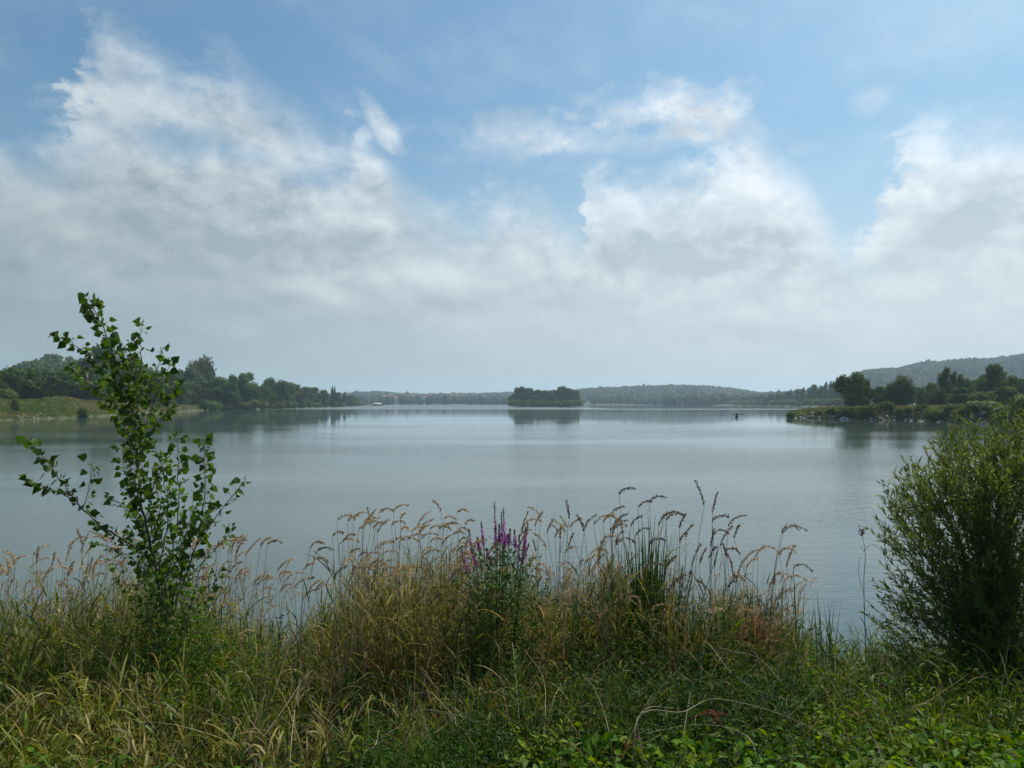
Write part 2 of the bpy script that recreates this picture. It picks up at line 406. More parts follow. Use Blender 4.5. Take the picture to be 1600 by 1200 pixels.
amp = wm('MULTIPLY', wm('ADD', .22, wm('MULTIPLY', patch, .78)), fade)
bp = ns.new('ShaderNodeBump'); bp.inputs['Strength'].default_value = 1.0; bp.inputs['Distance'].default_value = .04
L.new(wm('MULTIPLY', hgt, amp), bp.inputs['Height']); L.new(bp.outputs[0], pr.inputs['Normal'])
rg = wm('ADD', wm('MULTIPLY', wr(sp.outputs[1], 15, 300), .004), .035)
rg = wm('ADD', rg, wm('MULTIPLY', patch, .010))
L.new(wm('ADD', rg, wm('MULTIPLY', wind, .27)), pr.inputs['Roughness'])
grid_mesh('water', np.concatenate([np.linspace(-4500, -100, 12), np.linspace(-60, 60, 9), np.linspace(100, 4500, 12)]),
          np.concatenate([[4.5], np.linspace(8, 100, 10), np.linspace(200, 4800, 14)]), lambda a, b_: a * 0.0, M_water)['kind'] = 'structure'
o = grid_mesh('ground', np.linspace(-5300, 5300, 12), np.linspace(-250, 5200, 12), lambda a, b_: a * 0 - 2.6, M_ground); o['kind'] = 'structure'
o = grid_mesh('lake_bank', np.linspace(-16, 16, 130), np.concatenate([np.linspace(-12, 2, 12), np.linspace(2.2, 16, 70)]), bank_z, M_ground); o['kind'] = 'structure'

# left shore -----------------------------------------------------------
SHL = [(-900, 60), (-300, 105), (0, 138), (100, 158), (200, 205), (260, 252), (330, 335), (400, 372), (480, 500), (540, 690), (575, 900), (600, 960)]
def shL(px): return interp(SHL, px) * (1 + .012 * np.sin(px * .11) + .008 * np.sin(px * .31 + 1))
def zL(px, d):
    t_ = d - shL(px)
    hm = interp([(-400, 4.6), (0, 4.2), (200, 3.9), (280, 2.6), (335, 1.3), (400, .9), (700, .7)], px)
    wd = interp([(-400, 40), (0, 50), (200, 50), (330, 16), (600, 10)], px)
    return -1.0 + 1.4 * smooth((t_ + 3) / 4) - .0 + (hm - .4) * smooth(t_ / wd) * (1 - .12 * np.sin(px * .05)) + .12 * vnoise(px * .2, d * .3, 9)
ts = np.concatenate([np.linspace(-6, 6, 9), np.linspace(9, 60, 18), [80, 120, 200, 320, 500, 800]])
polar_mesh('meadow_shore', np.linspace(-900, 596, 260), ts, lambda p, t_: shL(p) + t_, zL, M_meadow)
# wooded hill behind the left meadow
HL = [(-900, 560), (-200, 575), (0, 580), (30, 572), (45, 562), (75, 558), (120, 560), (150, 560), (190, 562), (225, 574), (265, 592), (300, 600), (330, 622)]
def ridge_z(tbl, dr, tree_h):
    def fn(px):
        rows = interp(tbl, px); c = (630 - rows) / F * dr
        return np.maximum(H + c - tree_h, .5)
    return fn
def hill(name, px0, px1, n, d0, d1, dr, tbl, tree_h, seed, back=1.0):
    rz = ridge_z(tbl, dr, tree_h)
    def z(px, d):
        f_ = np.where(d < dr, smooth((d - d0) / (dr - d0)) ** .8, 1 - .6 * smooth((d - dr) / (d1 - dr)) * back)
        return .4 + rz(px) * f_ + (rz(px) * .05) * vnoise(px * .05, d * .01, seed)
    polar_mesh(name, np.linspace(px0, px1, n), np.concatenate([[-2], np.linspace(d0, d1, 26)]), lambda p, t_: np.where(t_ < 0, d0 - 3, t_), lambda p, d: np.where(d < d0, -1.0, z(p, d)), M_hill)
    return z
zHL = hill('wooded_hill', -900, 340, 70, 420, 900, 620, HL, 9, 1)
HF = [(380, 618), (540, 616), (556, 613.5), (604, 613), (622, 615.5), (700, 616.5), (760, 615.5), (850, 613), (900, 614), (1000, 618), (1100, 622)]
HM = [(760, 630), (830, 622), (880, 613), (910, 609), (960, 606), (1000, 604.5), (1050, 603), (1110, 604.5), (1150, 609), (1180, 614), (1230, 616), (1300, 617), (1420, 617)]
HR = [(1180, 620), (1260, 612), (1310, 600), (1330, 590), (1350, 583), (1400, 577), (1430, 570), (1500, 564), (1550, 560), (1600, 557), (1700, 548), (1900, 540), (2400, 545)]
zHF = hill('hill', 340, 1120, 90, 1240, 3300, 2500, HF, 12, 2)
zHM = hill('hill', 740, 1440, 90, 1230, 2600, 1950, HM, 11, 4)
zHR = hill('hill', 1170, 2400, 100, 900, 2200, 1500, HR, 10, 5)
# far right shore and stony peninsula
SHR = [(1040, 1180), (1120, 1050), (1180, 820), (1240, 620), (1290, 500), (1330, 420), (1400, 330), (1600, 300), (2400, 300)]
def zR(px, d): return -1.0 + 1.9 * smooth((d - interp(SHR, px) + 6) / 10) + .8 * smooth((d - interp(SHR, px)) / 60)
polar_mesh('wooded_shore', np.linspace(1040, 2400, 120), np.concatenate([np.linspace(-10, 30, 8), [60, 120, 250, 420]]), lambda p, t_: interp(SHR, p) + t_, zR, M_hill)
SHP = [(1224, 166), (1240, 160), (1300, 150), (1350, 145), (1400, 138), (1450, 130), (1500, 120), (1560, 108), (1600, 100), (1800, 62), (2100, 40), (2600, 30)]
SHB = [(1224, 168), (1240, 190), (1270, 230), (1310, 300), (1350, 420), (1400, 520), (2600, 700)]
def shP(px): return interp(SHP, px) + 1.2 * np.sin(px * .09) + .7 * np.sin(px * .23 + 2)
def zP(px, d):
    a = smooth((d - shP(px) + 1.5) / 7.5); b_ = smooth((interp(SHB, px) - d) / 8)
    hm = interp([(1224, .7), (1260, 1.35), (1300, 1.9), (1400, 2.1), (1500, 2.3), (2600, 2.6)], px)
    return -1.0 + (1.0 + hm) * a * b_ + .15 * vnoise(px * .15, d * .35, 12) * a
polar_mesh('stony_peninsula', np.linspace(1218, 2600, 330), np.concatenate([np.linspace(0, .12, 14), np.linspace(.16, 1, 22)]),
           lambda p, t_: shP(p) - 4 + t_ * (interp(SHB, p) + 12 - shP(p)), zP, M_meadow)
pen = bpy.data.objects['stony_peninsula']; mdw = bpy.data.objects['meadow_shore']
# island
def island_ground():
    mb = MB(); c = P(850, 636, 640); V = []; Fc = []; n = 36; rings = 7
    for r_ in range(rings):
        q = r_ / (rings - 1)
        for k in range(n):
            a = 2 * PI * k / n; rr = 1 + .06 * math.sin(3 * a) + .05 * math.sin(7 * a + 1)
            V.append((c.x + 33 * q * rr * math.cos(a), 645 + 20 * q * rr * math.sin(a), 1.2 - 2.2 * q ** 3))
    for r_ in range(rings - 1):
        for k in range(n):
            k2 = (k + 1) % n; Fc.append((r_ * n + k, (r_ + 1) * n + k, (r_ + 1) * n + k2, r_ * n + k2))
    mb.add(V, Fc); o = mb.build('island', M_meadow, smooth=True); o['kind'] = 'structure'
island_ground()
# low breakwater off the far left shore
mb = MB(); pts = [P(px, 633, 1090 + 10 * math.sin(px * .07)) for px in range(636, 800, 10)]
for p in pts: p.z = .15
tube(mb, pts, 1.1, 6); o = mb.build('breakwater', M_stone); o['kind'] = 'structure'

# ------------------------------------------------------------------ trees
def crown_mesh(kind, seed, n=4200):
    """unit crown: base at z=0, top near z=1, half width about .5"""
    r = np.random.default_rng(seed); mb = MB(); lobes = []
    if kind == 'round':
        lobes.append((0, 0, .48, .30, .34))
        for k in range(22):
            a = r.uniform(0, 2 * PI); h = r.uniform(.08, .95); rr = .38 * math.sin(PI * min(.93, max(.14, h * .9 + .05))) ** .8 * r.uniform(.5, 1.1)
            s_ = r.uniform(.07, .17); lobes.append((rr * math.cos(a), rr * math.sin(a), h * .84 + .07, s_, s_ * r.uniform(.75, 1)))
    elif kind == 'tall':
        for k in range(14):
            h = k / 13; s_ = .10 + .13 * math.sin(PI * min(.95, h * .85 + .18)); a = r.uniform(0, 2 * PI)
            lobes.append((.11 * math.cos(a), .11 * math.sin(a), .10 + h * .80, s_, s_ * .75))
    elif kind == 'feathery':
        for k in range(16):
            a = r.uniform(0, 2 * PI); q = r.uniform(.2, 1); s_ = r.uniform(.10, .16)
            lobes.append((.36 * q * math.cos(a), .36 * q * math.sin(a), .20 + .60 * (1 - .75 * q * q) * r.uniform(.55, 1.05), s_ * .85, s_ * 1.4))
        lobes.append((0, 0, .45, .28, .36))
    else:  # bush
        for k in range(10):
            a = r.uniform(0, 2 * PI); q = r.uniform(0, 1) ** .6; s_ = r.uniform(.17, .28)
            lobes.append((.34 * q * math.cos(a), .34 * q * math.sin(a), .12 + .58 * r.uniform(.2, 1) * (1 - .4 * q), s_, s_ * .95))
    A = np.array(lobes); wgt = A[:, 3] ** 2; pick = r.choice(len(A), n, p=wgt / wgt.sum())
    dn = unit(r.normal(size=(n, 3))); rad = r.uniform(.70, 1.18, n) + .28 * (r.uniform(0, 1, n) > .93)
    rad += .10 * np.sin(dn[:, 0] * 9 + pick) * np.sin(dn[:, 2] * 8 + pick * 2)
    ctr = A[pick][:, :3]; rr = A[pick][:, 3:5]
    pos = ctr + dn * np.stack([rr[:, 0], rr[:, 0], rr[:, 1]], 1) * rad[:, None]
    ok = pos[:, 2] > .0; pos, dn, pick, n = pos[ok], dn[ok], pick[ok], int(ok.sum())
    if kind == 'feathery':
        d = unit(dn * .6 + np.array([0, 0, 1.0]) + r.normal(size=(n, 3)) * .3); Lw, Ww = .085, .022
    elif kind == 'tall':
        d = unit(dn * .7 + np.array([0, 0, .7]) + r.normal(size=(n, 3)) * .5); Lw, Ww = .055, .03
    else:
        d = unit(np.cross(dn, r.normal(size=(n, 3))) + dn * .5); Lw, Ww = .055, .042
    nm = dn + r.normal(size=(n, 3)) * .55
    side = unit(np.cross(d, nm)); l_ = Lw * r.uniform(.6, 1.3, (n, 1)); w_ = Ww * r.uniform(.6, 1.2, (n, 1))
    V = np.stack([pos - d * l_ * .5, pos + side * w_ * .6, pos + d * l_ * .5, pos - side * w_ * .6], 1)
    tone = {'round': (.064, .115, .020), 'tall': (.060, .104, .024), 'feathery': (.088, .120, .048), 'bush': (.084, .130, .024)}[kind]
    c = np.array(tone)[None] * r.uniform(.75, 1.3, (n, 1)) * (1 + .2 * np.sin(pick * 2.3))[:, None]
    c[:, 0] *= r.uniform(.85, 1.25, n)
    i = np.arange(n) * 4
    mb.add(V.reshape(-1, 3), np.stack([i, i + 1, i + 2, i + 3], 1), np.repeat(c, 4, 0))
    # leafy inner masses that close the crown
    for (x, y, z, a, b_) in lobes:
        m_ = 7; q = 5; VV = []; FF = []
        for u in range(q + 1):
            for v in range(m_):
                ph = PI * u / q; th = 2 * PI * v / m_; k = .74 * r.uniform(.82, 1.08)
                VV.append((x + a * k * math.sin(ph) * math.cos(th), y + a * k * math.sin(ph) * math.sin(th), max(.01, z + b_ * k * math.cos(ph))))
        for u in range(q):
            for v in range(m_):
                v2 = (v + 1) % m_; FF.append((u * m_ + v, (u + 1) * m_ + v, (u + 1) * m_ + v2, u * m_ + v2))
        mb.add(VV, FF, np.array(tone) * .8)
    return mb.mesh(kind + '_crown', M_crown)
CR = {'round': [crown_mesh('round', s_) for s_ in range(5)], 'tall': [crown_mesh('tall', 20 + s_, 3000) for s_ in range(3)],
      'feathery': [crown_mesh('feathery', 30 + s_, 5200) for s_ in range(2)], 'bush': [crown_mesh('bush', 40 + s_, 2600) for s_ in range(4)]}
def trunk_mesh(seed):
    r = np.random.default_rng(seed); mb = MB()
    tube(mb, [(0, 0, -.06), (.005, .003, .1), (-.006, .01, .3), (.01, 0, .55), (0, .01, .8)], [.034, .026, .022, .014, .004], 7)
    for k in range(4):
        a = r.uniform(0, 2 * PI); z = r.uniform(.22, .5); e = (.26 * math.cos(a), .26 * math.sin(a), z + .25)
        tube(mb, [(0, 0, z), (e[0] * .5, e[1] * .5, z + .16), e], [.014, .009, .003], 5)
    return mb.mesh('trunk', M_trunk, True)
TR = [trunk_mesh(s_) for s_ in range(3)]
tree_rng = random.Random(5)
def tree(px, top, wpx, d, zfn, kind, label, cat='tree', group=None, trunk=True, name=None, foot=.0):
    """crown top on the given row, wpx wide in the photograph, standing at distance d"""
    x = X(px, d); zg = float(zfn(px, d)) if callable(zfn) else zfn
    h = P(px, top, d).z - zg; wd = wpx / F * d
    nm = name or {'round': 'broadleaf_tree', 'tall': 'poplar_tree', 'feathery': 'willow_tree', 'bush': 'shrub'}[kind]
    root = link(nm, None, loc=(x, d, zg), rot=(0, 0, tree_rng.uniform(0, 6.28))); root.empty_display_size = .5
    tag(root, label, cat, group)
    cb = foot * h
    cr = link('crown', tree_rng.choice(CR[kind]), root, loc=(0, 0, cb - .02 * h))
    k = 1.12 if kind != 'bush' else 1.15
    cr.scale = (wd * k, wd * k, (h - cb) * 1.02)
    if trunk: link('trunk', tree_rng.choice(TR), root, scale=(h * .8, h * .8, h * .9))
    return root
ORD = ['first', 'second', 'third', 'fourth', 'fifth', 'sixth', 'seventh', 'eighth', 'ninth', 'tenth', 'eleventh', 'twelfth', 'thirteenth', 'fourteenth',
       'fifteenth', 'sixteenth', 'seventeenth', 'eighteenth', 'nineteenth', 'twentieth']
# hedge of trees behind the left meadow (px, top row, width, distance)
g = 'trees behind the left meadow'
hedge = [(-75, 566, 70, 178), (-25, 570, 60, 185), (18, 571, 62, 195), (58, 572, 52, 200), (95, 576, 48, 215), (128, 570, 50, 222), (165, 566, 60, 235), (205, 575, 50, 250), (240, 580, 46, 262), (272, 578, 44, 290)]
for i, (px, tp, wp, d) in enumerate(hedge):
    tree(px, tp, wp, d, zL, 'round', f'dark rounded tree behind the left meadow, {ORD[i]} counting from the left end', group=g, foot=.02)
tree(162, 538, 58, 300, zL, 'round', 'tall dark tree crowning the wood behind the leafy poplar sapling', group=g)
tree(207, 552, 50, 300, zL, 'round', 'second tall dark tree behind the poplar sapling, a little lower', group=g)
for i, (px, wp) in enumerate([(-55, 70), (5, 60), (40, 50), (78, 46), (112, 46), (148, 40), (186, 46), (222, 44), (258, 40)]):
    tree(px, 604 - 2 * (i % 3), wp * .8, 176 + i * 12, zL, 'bush', f'low dark shrub at the foot of the meadow hedge, {ORD[i]} from the left', 'shrub', g, trunk=False)
# wood running along the left shore
g = 'trees of the wood on the left shore'
wood = [(311, 555, 66, 390, 'feathery', 'pale spiky willow rising above the rounded trees on the left shore'),
        (290, 574, 46, 375, 'round', 'dark tree just left of the pale spiky willow'),
        (336, 588, 62, 352, 'round', 'bright green rounded tree below the pale spiky willow'),
        (302, 598, 44, 345, 'round', 'low dark rounded tree at the right end of the meadow'),
        (358, 596, 34, 352, 'round', 'small tree leaning over the water right of the bright rounded tree'),
        (383, 580, 40, 395, 'round', 'dark domed tree, tallest right of the pale willow'),
        (363, 586, 26, 400, 'round', 'thin tree between the pale willow and the dark dome'),
        (402, 597, 34, 400, 'round', 'low rounded tree in front of the second dark dome'),
        (427, 589, 44, 430, 'round', 'broad dark green dome halfway along the left wood'),
        (447, 594, 34, 455, 'round', 'rounded tree right of the broad green dome'),
        (415, 604, 30, 408, 'round', 'low bushy tree at the waterline under the broad dome'),
        (460, 600, 30, 490, 'round', 'medium rounded tree where the left wood starts to taper'),
        (476, 603, 28, 520, 'round', 'rounded tree before the slim poplars on the left shore'),
        (491, 605, 25, 545, 'round', 'small rounded tree beside the slim poplars'),
        (505, 607, 22, 580, 'round', 'small dark tree directly left of the slim poplar pair'),
        (519, 602, 7, 610, 'tall', 'slim poplar standing up from the left wood, left one of the pair'),
        (523, 603, 6, 612, 'tall', 'slim poplar standing up from the left wood, right one of the pair'),
        (528, 612, 16, 640, 'round', 'low tree right of the slim poplar pair'),
        (539, 612, 12, 690, 'tall', 'upright tree near the far tip of the left wood'),
        (547, 617, 14, 720, 'round', 'small tree near the tip of the left shore'),
        (556, 622, 14, 780, 'bush', 'low bush near the tip of the left shore'),
        (566, 627, 12, 850, 'bush', 'lowest bush at the very tip of the left shore')]
for px, tp, wp, d, k, lab in wood:
    tree(px, tp, wp, d, zL, k, lab, 'tree' if k != 'bush' else 'shrub', g, trunk=k != 'bush')
for i in range(20):
    px = 322 + i * 12.4; d = float(shL(px)) - .5
    tree(px, 620 + (i % 3) * 2.4 + max(0, i - 12) * .6, 23 - i * .5, d, zL, 'bush', f'low green bush overhanging the left shoreline, {ORD[i]} from the meadow end', 'shrub', 'bushes overhanging the left shoreline', trunk=False)
# island
g = 'trees on the lake island'
isl = [(803, 612, 20, 640, 'dark tree at the left edge of the island'), (813, 603, 24, 645, 'tallest tree on the left half of the island'), (826, 606, 22, 643, 'tree just right of the tallest left island tree'),
       (838, 608, 26, 640, 'tree left of the dip in the island canopy'), (851, 609, 26, 642, 'tree in the dip at the middle of the island'), (863, 607, 24, 640, 'tree right of the dip in the island canopy'),
       (877, 602, 24, 645, 'tallest tree on the right half of the island'), (888, 605, 22, 640, 'dark tree beside the tallest right island tree'), (898, 608, 19, 643, 'dark tree at the right edge of the island'),
       (820, 609, 26, 655, 'rear tree filling the left half of the island'), (884, 607, 26, 655, 'rear tree filling the right half of the island')]
for px, tp, wp, d, lab in isl: tree(px, tp, wp, d, .9, 'round', lab, group=g)
for i, px in enumerate([799, 809, 820, 832, 844, 857, 870, 882, 893, 901]):
    tree(px, 621 + (i % 3), 18, 629, .5, 'bush', f'dark waterside bush on the front of the island, {ORD[i]} from its left edge', 'shrub', 'bushes round the island', trunk=False)
# hazy wood between the middle hill and the peninsula
g = 'hazy trees on the far right shore'
far = [(1162, 619, 16, 900), (1176, 618, 18, 850), (1190, 615, 18, 800), (1205, 616, 18, 760), (1219, 613, 20, 730), (1233, 611, 20, 700), (1247, 608, 18, 680), (1255, 605, 14, 660), (1270, 598, 20, 620),
       (1283, 602, 15, 600), (1290, 596, 11, 590), (1299, 595, 11, 585), (1308, 600, 18, 570), (1322, 604, 22, 540), (1338, 606, 24, 520)]
for i, (px, tp, wp, d) in enumerate(far):
    k = 'tall' if px in (1283, 1290, 1299, 1255) else 'round'
    tree(px, tp, wp, d, zR, k, f'hazy blue-green tree beyond the stony peninsula, {ORD[i]} counting from its far left end', group=g)
for i in range(14):
    px = 1150 + i * 14.5
    tree(px, 624 - i * .5, 20, float(interp(SHR, px)) + 8, zR, 'bush', f'hazy shoreline bush beyond the peninsula tip, {ORD[i]} from the left', 'shrub', 'bushes on the far right shore', trunk=False)
# trees on the peninsula
g = 'trees on the stony peninsula'
pt = [(1333, 580, 50, 172, 'round', 'dark dense tree standing alone at the left of the peninsula'), (1350, 590, 26, 176, 'round', 'dark tree pressed against the right side of the lone dense tree'),
      (1408, 587, 54, 180, 'feathery', 'wide grey green willow with a ragged top on the peninsula'), (1378, 602, 28, 182, 'round', 'low dark tree at the left foot of the wide ragged willow'),
      (1400, 600, 44, 184, 'round', 'rounded dark tree filling the willow from behind'), (1440, 602, 26, 215, 'round', 'small hazy tree right of the wide ragged willow'), (1455, 598, 24, 210, 'round', 'small rounded tree left of the pointed poplar'),
      (1476, 573, 32, 190, 'tall', 'pointed dark poplar on the peninsula'), (1490, 580, 28, 192, 'tall', 'shorter poplar right of the pointed one'),
      (1506, 584, 34, 186, 'feathery', 'broad grey green tree between the poplars and the tall bright tree'), (1524, 590, 28, 200, 'round', 'dark tree left of the tall bright tree'),
      (1560, 566, 50, 180, 'round', 'tall bright green tree with a domed top, highest on the peninsula'), (1542, 582, 30, 190, 'round', 'tree under the left shoulder of the tall bright tree'),
      (1595, 588, 36, 170, 'round', 'rounded tree at the right edge of the photo above the willow bush'), (1640, 580, 60, 165, 'round', 'large tree past the right edge of the peninsula wood'),
      (1466, 606, 34, 178, 'round', 'low dark tree under the pointed poplar'), (1500, 604, 34, 172, 'round', 'low dark tree in front of the broad grey green tree'),
      (1572, 602, 50, 150, 'round', 'bushy green tree in front of the tall bright tree'), (1534, 606, 40, 160, 'bush', 'low green thicket left of the bushy green tree')]
for px, tp, wp, d, k, lab in pt: tree(px, tp, wp, d, zP, k, lab, 'tree', g, foot=.03 if px == 1333 else 0)
sh = [(1237, 641, 12, 163), (1298, 631, 12, 160), (1313, 634, 12, 158), (1331, 630, 24, 157), (1362, 626, 24, 157), (1388, 623, 22, 156), (1404, 632, 12, 152), (1421, 632, 14, 149), (1440, 625, 18, 150), (1455, 627, 22, 147),
      (1368, 640, 16, 150), (1315, 639, 24, 152), (1478, 634, 18, 135), (1505, 632, 24, 130), (1535, 622, 44, 122), (1575, 614, 56, 118), (1620, 606, 60, 105), (1492, 622, 26, 130), (1347, 622, 16, 157), (1278, 640, 10, 160)]
for i, (px, tp, wp, d) in enumerate(sh):
    tree(px, tp - 1, wp * 1.15, float(shP(px)) + 1.6 + (i % 3) * 1.2, zP, 'bush', f'green bush on the peninsula grass, {ORD[i]} from the tip' if i else 'small lone bush at the very tip of the peninsula', 'shrub', 'bushes on the stony peninsula', trunk=False)
for i, (px, tp, wp, d) in enumerate([(25, 616, 14, 160), (130, 624, 20, 172)]):
    tree(px, tp, wp, d, zL, 'bush', f'lone bush standing in the left meadow grass, {ORD[i]} from the left', 'shrub', 'bushes in the left meadow', trunk=False)

# far woods: thousands of small crowns, one mass for each hill
def forest(name, label, px0, px1, d0, d1, zfn, n, hgt, seed, dfn=None, clear=()):
    r = np.random.default_rng(seed); mb = MB()
    px = r.uniform(px0, px1, n); d = d0 + (d1 - d0) * r.uniform(0, 1, n) ** .8
    if dfn: d = dfn(px) + d
    ok = np.ones(n, bool)
    for cp, cdist in clear: ok &= ~((abs(px - cp) < 4.5) & (d > cdist - 170) & (d < cdist + 8))
    px, d = px[ok], d[ok]; n = len(px)
    z = zfn(px, d); x = (px - 800) / F * d; h = hgt * r.uniform(.6, 1.2, n) * np.where(r.uniform(0, 1, n) > .97, 1.25, 1); wd = h * r.uniform(.30, .62, n)
    u, v = 4, 6; V = []; Fc = []
    ph = (np.arange(u + 1) / u * PI); th = np.arange(v) / v * 2 * PI
    sx = np.sin(ph)[:, None] * np.cos(th)[None]; sy = np.sin(ph)[:, None] * np.sin(th)[None]; sz = np.cos(ph)[:, None] * np.ones(v)[None]
    unitv = np.stack([sx, sy, sz], -1).reshape(-1, 3)
    jit = r.uniform(.70, 1.18, (n, len(unitv), 1))
    V = unitv[None] * jit * np.stack([wd, wd, h * .55], -1)[:, None] + np.stack([x, d, z + h * .5], -1)[:, None]
    f = np.array([(a * v + b_, (a + 1) * v + b_, (a + 1) * v + (b_ + 1) % v, a * v + (b_ + 1) % v) for a in range(u) for b_ in range(v)])
    Fa = (f[None] + (np.arange(n) * len(unitv))[:, None, None]).reshape(-1, 4)
    c = np.array([.026, .046, .018]) * r.uniform(.75, 1.3, (n, 1)); c[:, 0] *= r.uniform(.8, 1.3, n)
    mb.add(V.reshape(-1, 3), Fa, np.repeat(c, len(unitv), 0))
    o = mb.build(name, M_crown); tag(o, label, 'wood', kind='stuff')
# village at the far left end of the lake
def house_mesh():
    wmb = MB(); wmb.add([(-5, -4, -4), (5, -4, -4), (5, 4, -4), (-5, 4, -4), (-5, -4, 5.5), (5, -4, 5.5), (5, 4, 5.5), (-5, 4, 5.5)],
                       [(0, 1, 5, 4), (1, 2, 6, 5), (2, 3, 7, 6), (3, 0, 4, 7)]); wmb.add([(-5, -4, 5.5), (-5, 4, 5.5), (-5, 0, 9), (5, -4, 5.5), (5, 4, 5.5), (5, 0, 9)], [(0, 1, 2), (3, 5, 4)])
    rmb = MB(); rmb.add([(-5.5, -4.6, 5.0), (5.5, -4.6, 5.0), (5.5, 0, 9.2), (-5.5, 0, 9.2), (5.5, 4.6, 5.0), (-5.5, 4.6, 5.0),
                         (-5.5, -4.6, 5.3), (5.5, -4.6, 5.3), (5.5, 0, 9.5), (-5.5, 0, 9.5), (5.5, 4.6, 5.3), (-5.5, 4.6, 5.3)],
                        [(6, 7, 8, 9), (9, 8, 10, 11), (0, 3, 2, 1), (3, 5, 4, 2), (0, 1, 7, 6), (5, 11, 10, 4), (0, 6, 9, 3), (3, 9, 11, 5), (1, 2, 8, 7), (2, 4, 10, 8)])
    return wmb.mesh('wall', M_wall), rmb.mesh('roof', M_roof)
hw, hr = house_mesh()
hrng = random.Random(3); HOUSES = []
hs_ = [(601, 621), (612, 619), (618, 623), (628, 618), (637, 621), (643, 618), (651, 620), (659, 617.5), (664, 622), (672, 619), (682, 617.5), (690, 622), (697, 619), (706, 618), (716, 621), (727, 619), (741, 618.5), (756, 620), (770, 619), (783, 618)]
for i, (px, row) in enumerate(hs_):
    # walk the slope until a house there shows on that row
    ds = np.linspace(1350, 2480, 60); rows = [630 - (float(zHF(px, d)) + 8 - H) / d * F for d in ds]
    d = ds[int(np.argmin([abs(q - row) for q in rows]))]
    HOUSES.append((px, d))
    root = link('house', None, loc=(X(px, d), d, float(zHF(px, d)) + 3), rot=(0, 0, hrng.uniform(-.7, .7)), scale=(hrng.uniform(.8, 1.5), 1, 1))
    tag(root, f'pale gabled house on the far wooded slope, {ORD[i]} from the left end of the village', 'house', 'houses of the village across the lake')
    link('wall', hw, root); link('roof', hr, root)
def leafy_wood(name, label, px0, px1, d0, d1, zfn, n, hgt, seed, dfn=None):
    r = np.random.default_rng(seed); mb = MB(); tm = [crown_mesh('round', 61 + k, 750) for k in range(3)]
    dat = []
    for t_ in tm:
        co = np.zeros(len(t_.vertices) * 3); t_.vertices.foreach_get('co', co); cc = np.zeros(len(t_.vertices) * 4); t_.color_attributes[0].data.foreach_get('color', cc)
        nq = len(t_.polygons); dat.append((co.reshape(-1, 3), np.array([tuple(p.vertices) for p in t_.polygons]), cc.reshape(-1, 4)[:, :3]))
    for k in range(n):
        px = r.uniform(px0, px1); d = r.uniform(d0, d1) + (float(dfn(px)) if dfn else 0); h = hgt * r.uniform(.7, 1.25); wd = h * r.uniform(.8, 1.15); a = r.uniform(0, 6.28); co, fc_, cc = dat[k % 3]
        c_, s_ = math.cos(a), math.sin(a); V = np.stack([(co[:, 0] * c_ - co[:, 1] * s_) * wd, (co[:, 0] * s_ + co[:, 1] * c_) * wd, co[:, 2] * h], 1) + [(px - 800) / F * d, d, float(zfn(px, d)) - .4]
        mb.add(V, fc_, cc * r.uniform(.75, 1.2))
    for t_ in tm: bpy.data.meshes.remove(t_)
    tag(mb.build(name, M_crown), label, 'wood', kind='stuff')
leafy_wood('forest', 'dark wooded rise behind the left meadow hedge', -60, 320, 430, 640, zHL, 260, 10, 11)
forest('forest', 'faint wooded slopes with a village at the far end of the lake', 480, 900, 1250, 2560, zHF, 3600, 12, 12, clear=HOUSES)
forest('forest', 'hazy wooded hill rising right of the island', 790, 1420, 1250, 2020, zHM, 4200, 12, 13)
forest('forest', 'long hazy wooded ridge above the right shore', 1180, 2000, 1000, 1560, zHR, 5200, 11, 14)
forest('forest', 'dark band of shoreline woods under the middle hill', 1040, 1250, 1060, 1240, lambda p, d: zR(p, d), 420, 12, 15)
leafy_wood('forest', 'woods closing the gap behind the peninsula trees', 1340, 1760, 430, 560, lambda p, d: zR(p, d), 110, 10, 16)

leafy_wood('forest', 'woods behind the left shoreline trees', 285, 560, 20, 110, zL, 130, 9, 17, shL)
# boathouse with a long pale roof at the tip of the left shore
def box(mb, x0, x1, y0, y1, z0, z1):
    mb.add([(x0, y0, z0), (x1, y0, z0), (x1, y1, z0), (x0, y1, z0), (x0, y0, z1), (x1, y0, z1), (x1, y1, z1), (x0, y1, z1)],
           [(0, 3, 2, 1), (4, 5, 6, 7), (0, 1, 5, 4), (1, 2, 6, 5), (2, 3, 7, 6), (3, 0, 4, 7)])
bh = link('boathouse', None, loc=(X(589, 905), 905, .1)); tag(bh, 'low boathouse with a long pale roof at the tip of the left shore', 'boathouse')
mb = MB(); box(mb, -4.5, 4.5, -2.5, 2.5, -.6, 1.9); mb.build('wall', M_hull, bh)
mb = MB(); mb.add([(-5.4, -3.3, 1.9), (5.4, -3.3, 1.9), (4.2, 0, 3.4), (-4.2, 0, 3.4), (5.4, 3.3, 1.9), (-5.4, 3.3, 1.9)], [(0, 1, 2, 3), (3, 2, 4, 5), (0, 3, 5), (1, 4, 2), (0, 5, 4, 1)]); mb.build('roof', M_wall, bh)
mb = MB(); box(mb, -7, 8, -4.8, -3.4, -.6, .5); mb.build('jetty', M_trunk, bh)
mb = MB(); box(mb, .6, 2.4, -2.6, -2.502, 0, 1.6); mb.build('door', M_wall, bh)
bh2 = link('shed', None, loc=(X(577, 900), 900, .3)); tag(bh2, 'small pale shed left of the boathouse', 'shed')
mb = MB(); box(mb, -1.6, 1.6, -1.5, 1.5, -.6, 1.4); mb.build('wall', M_wall, bh2)
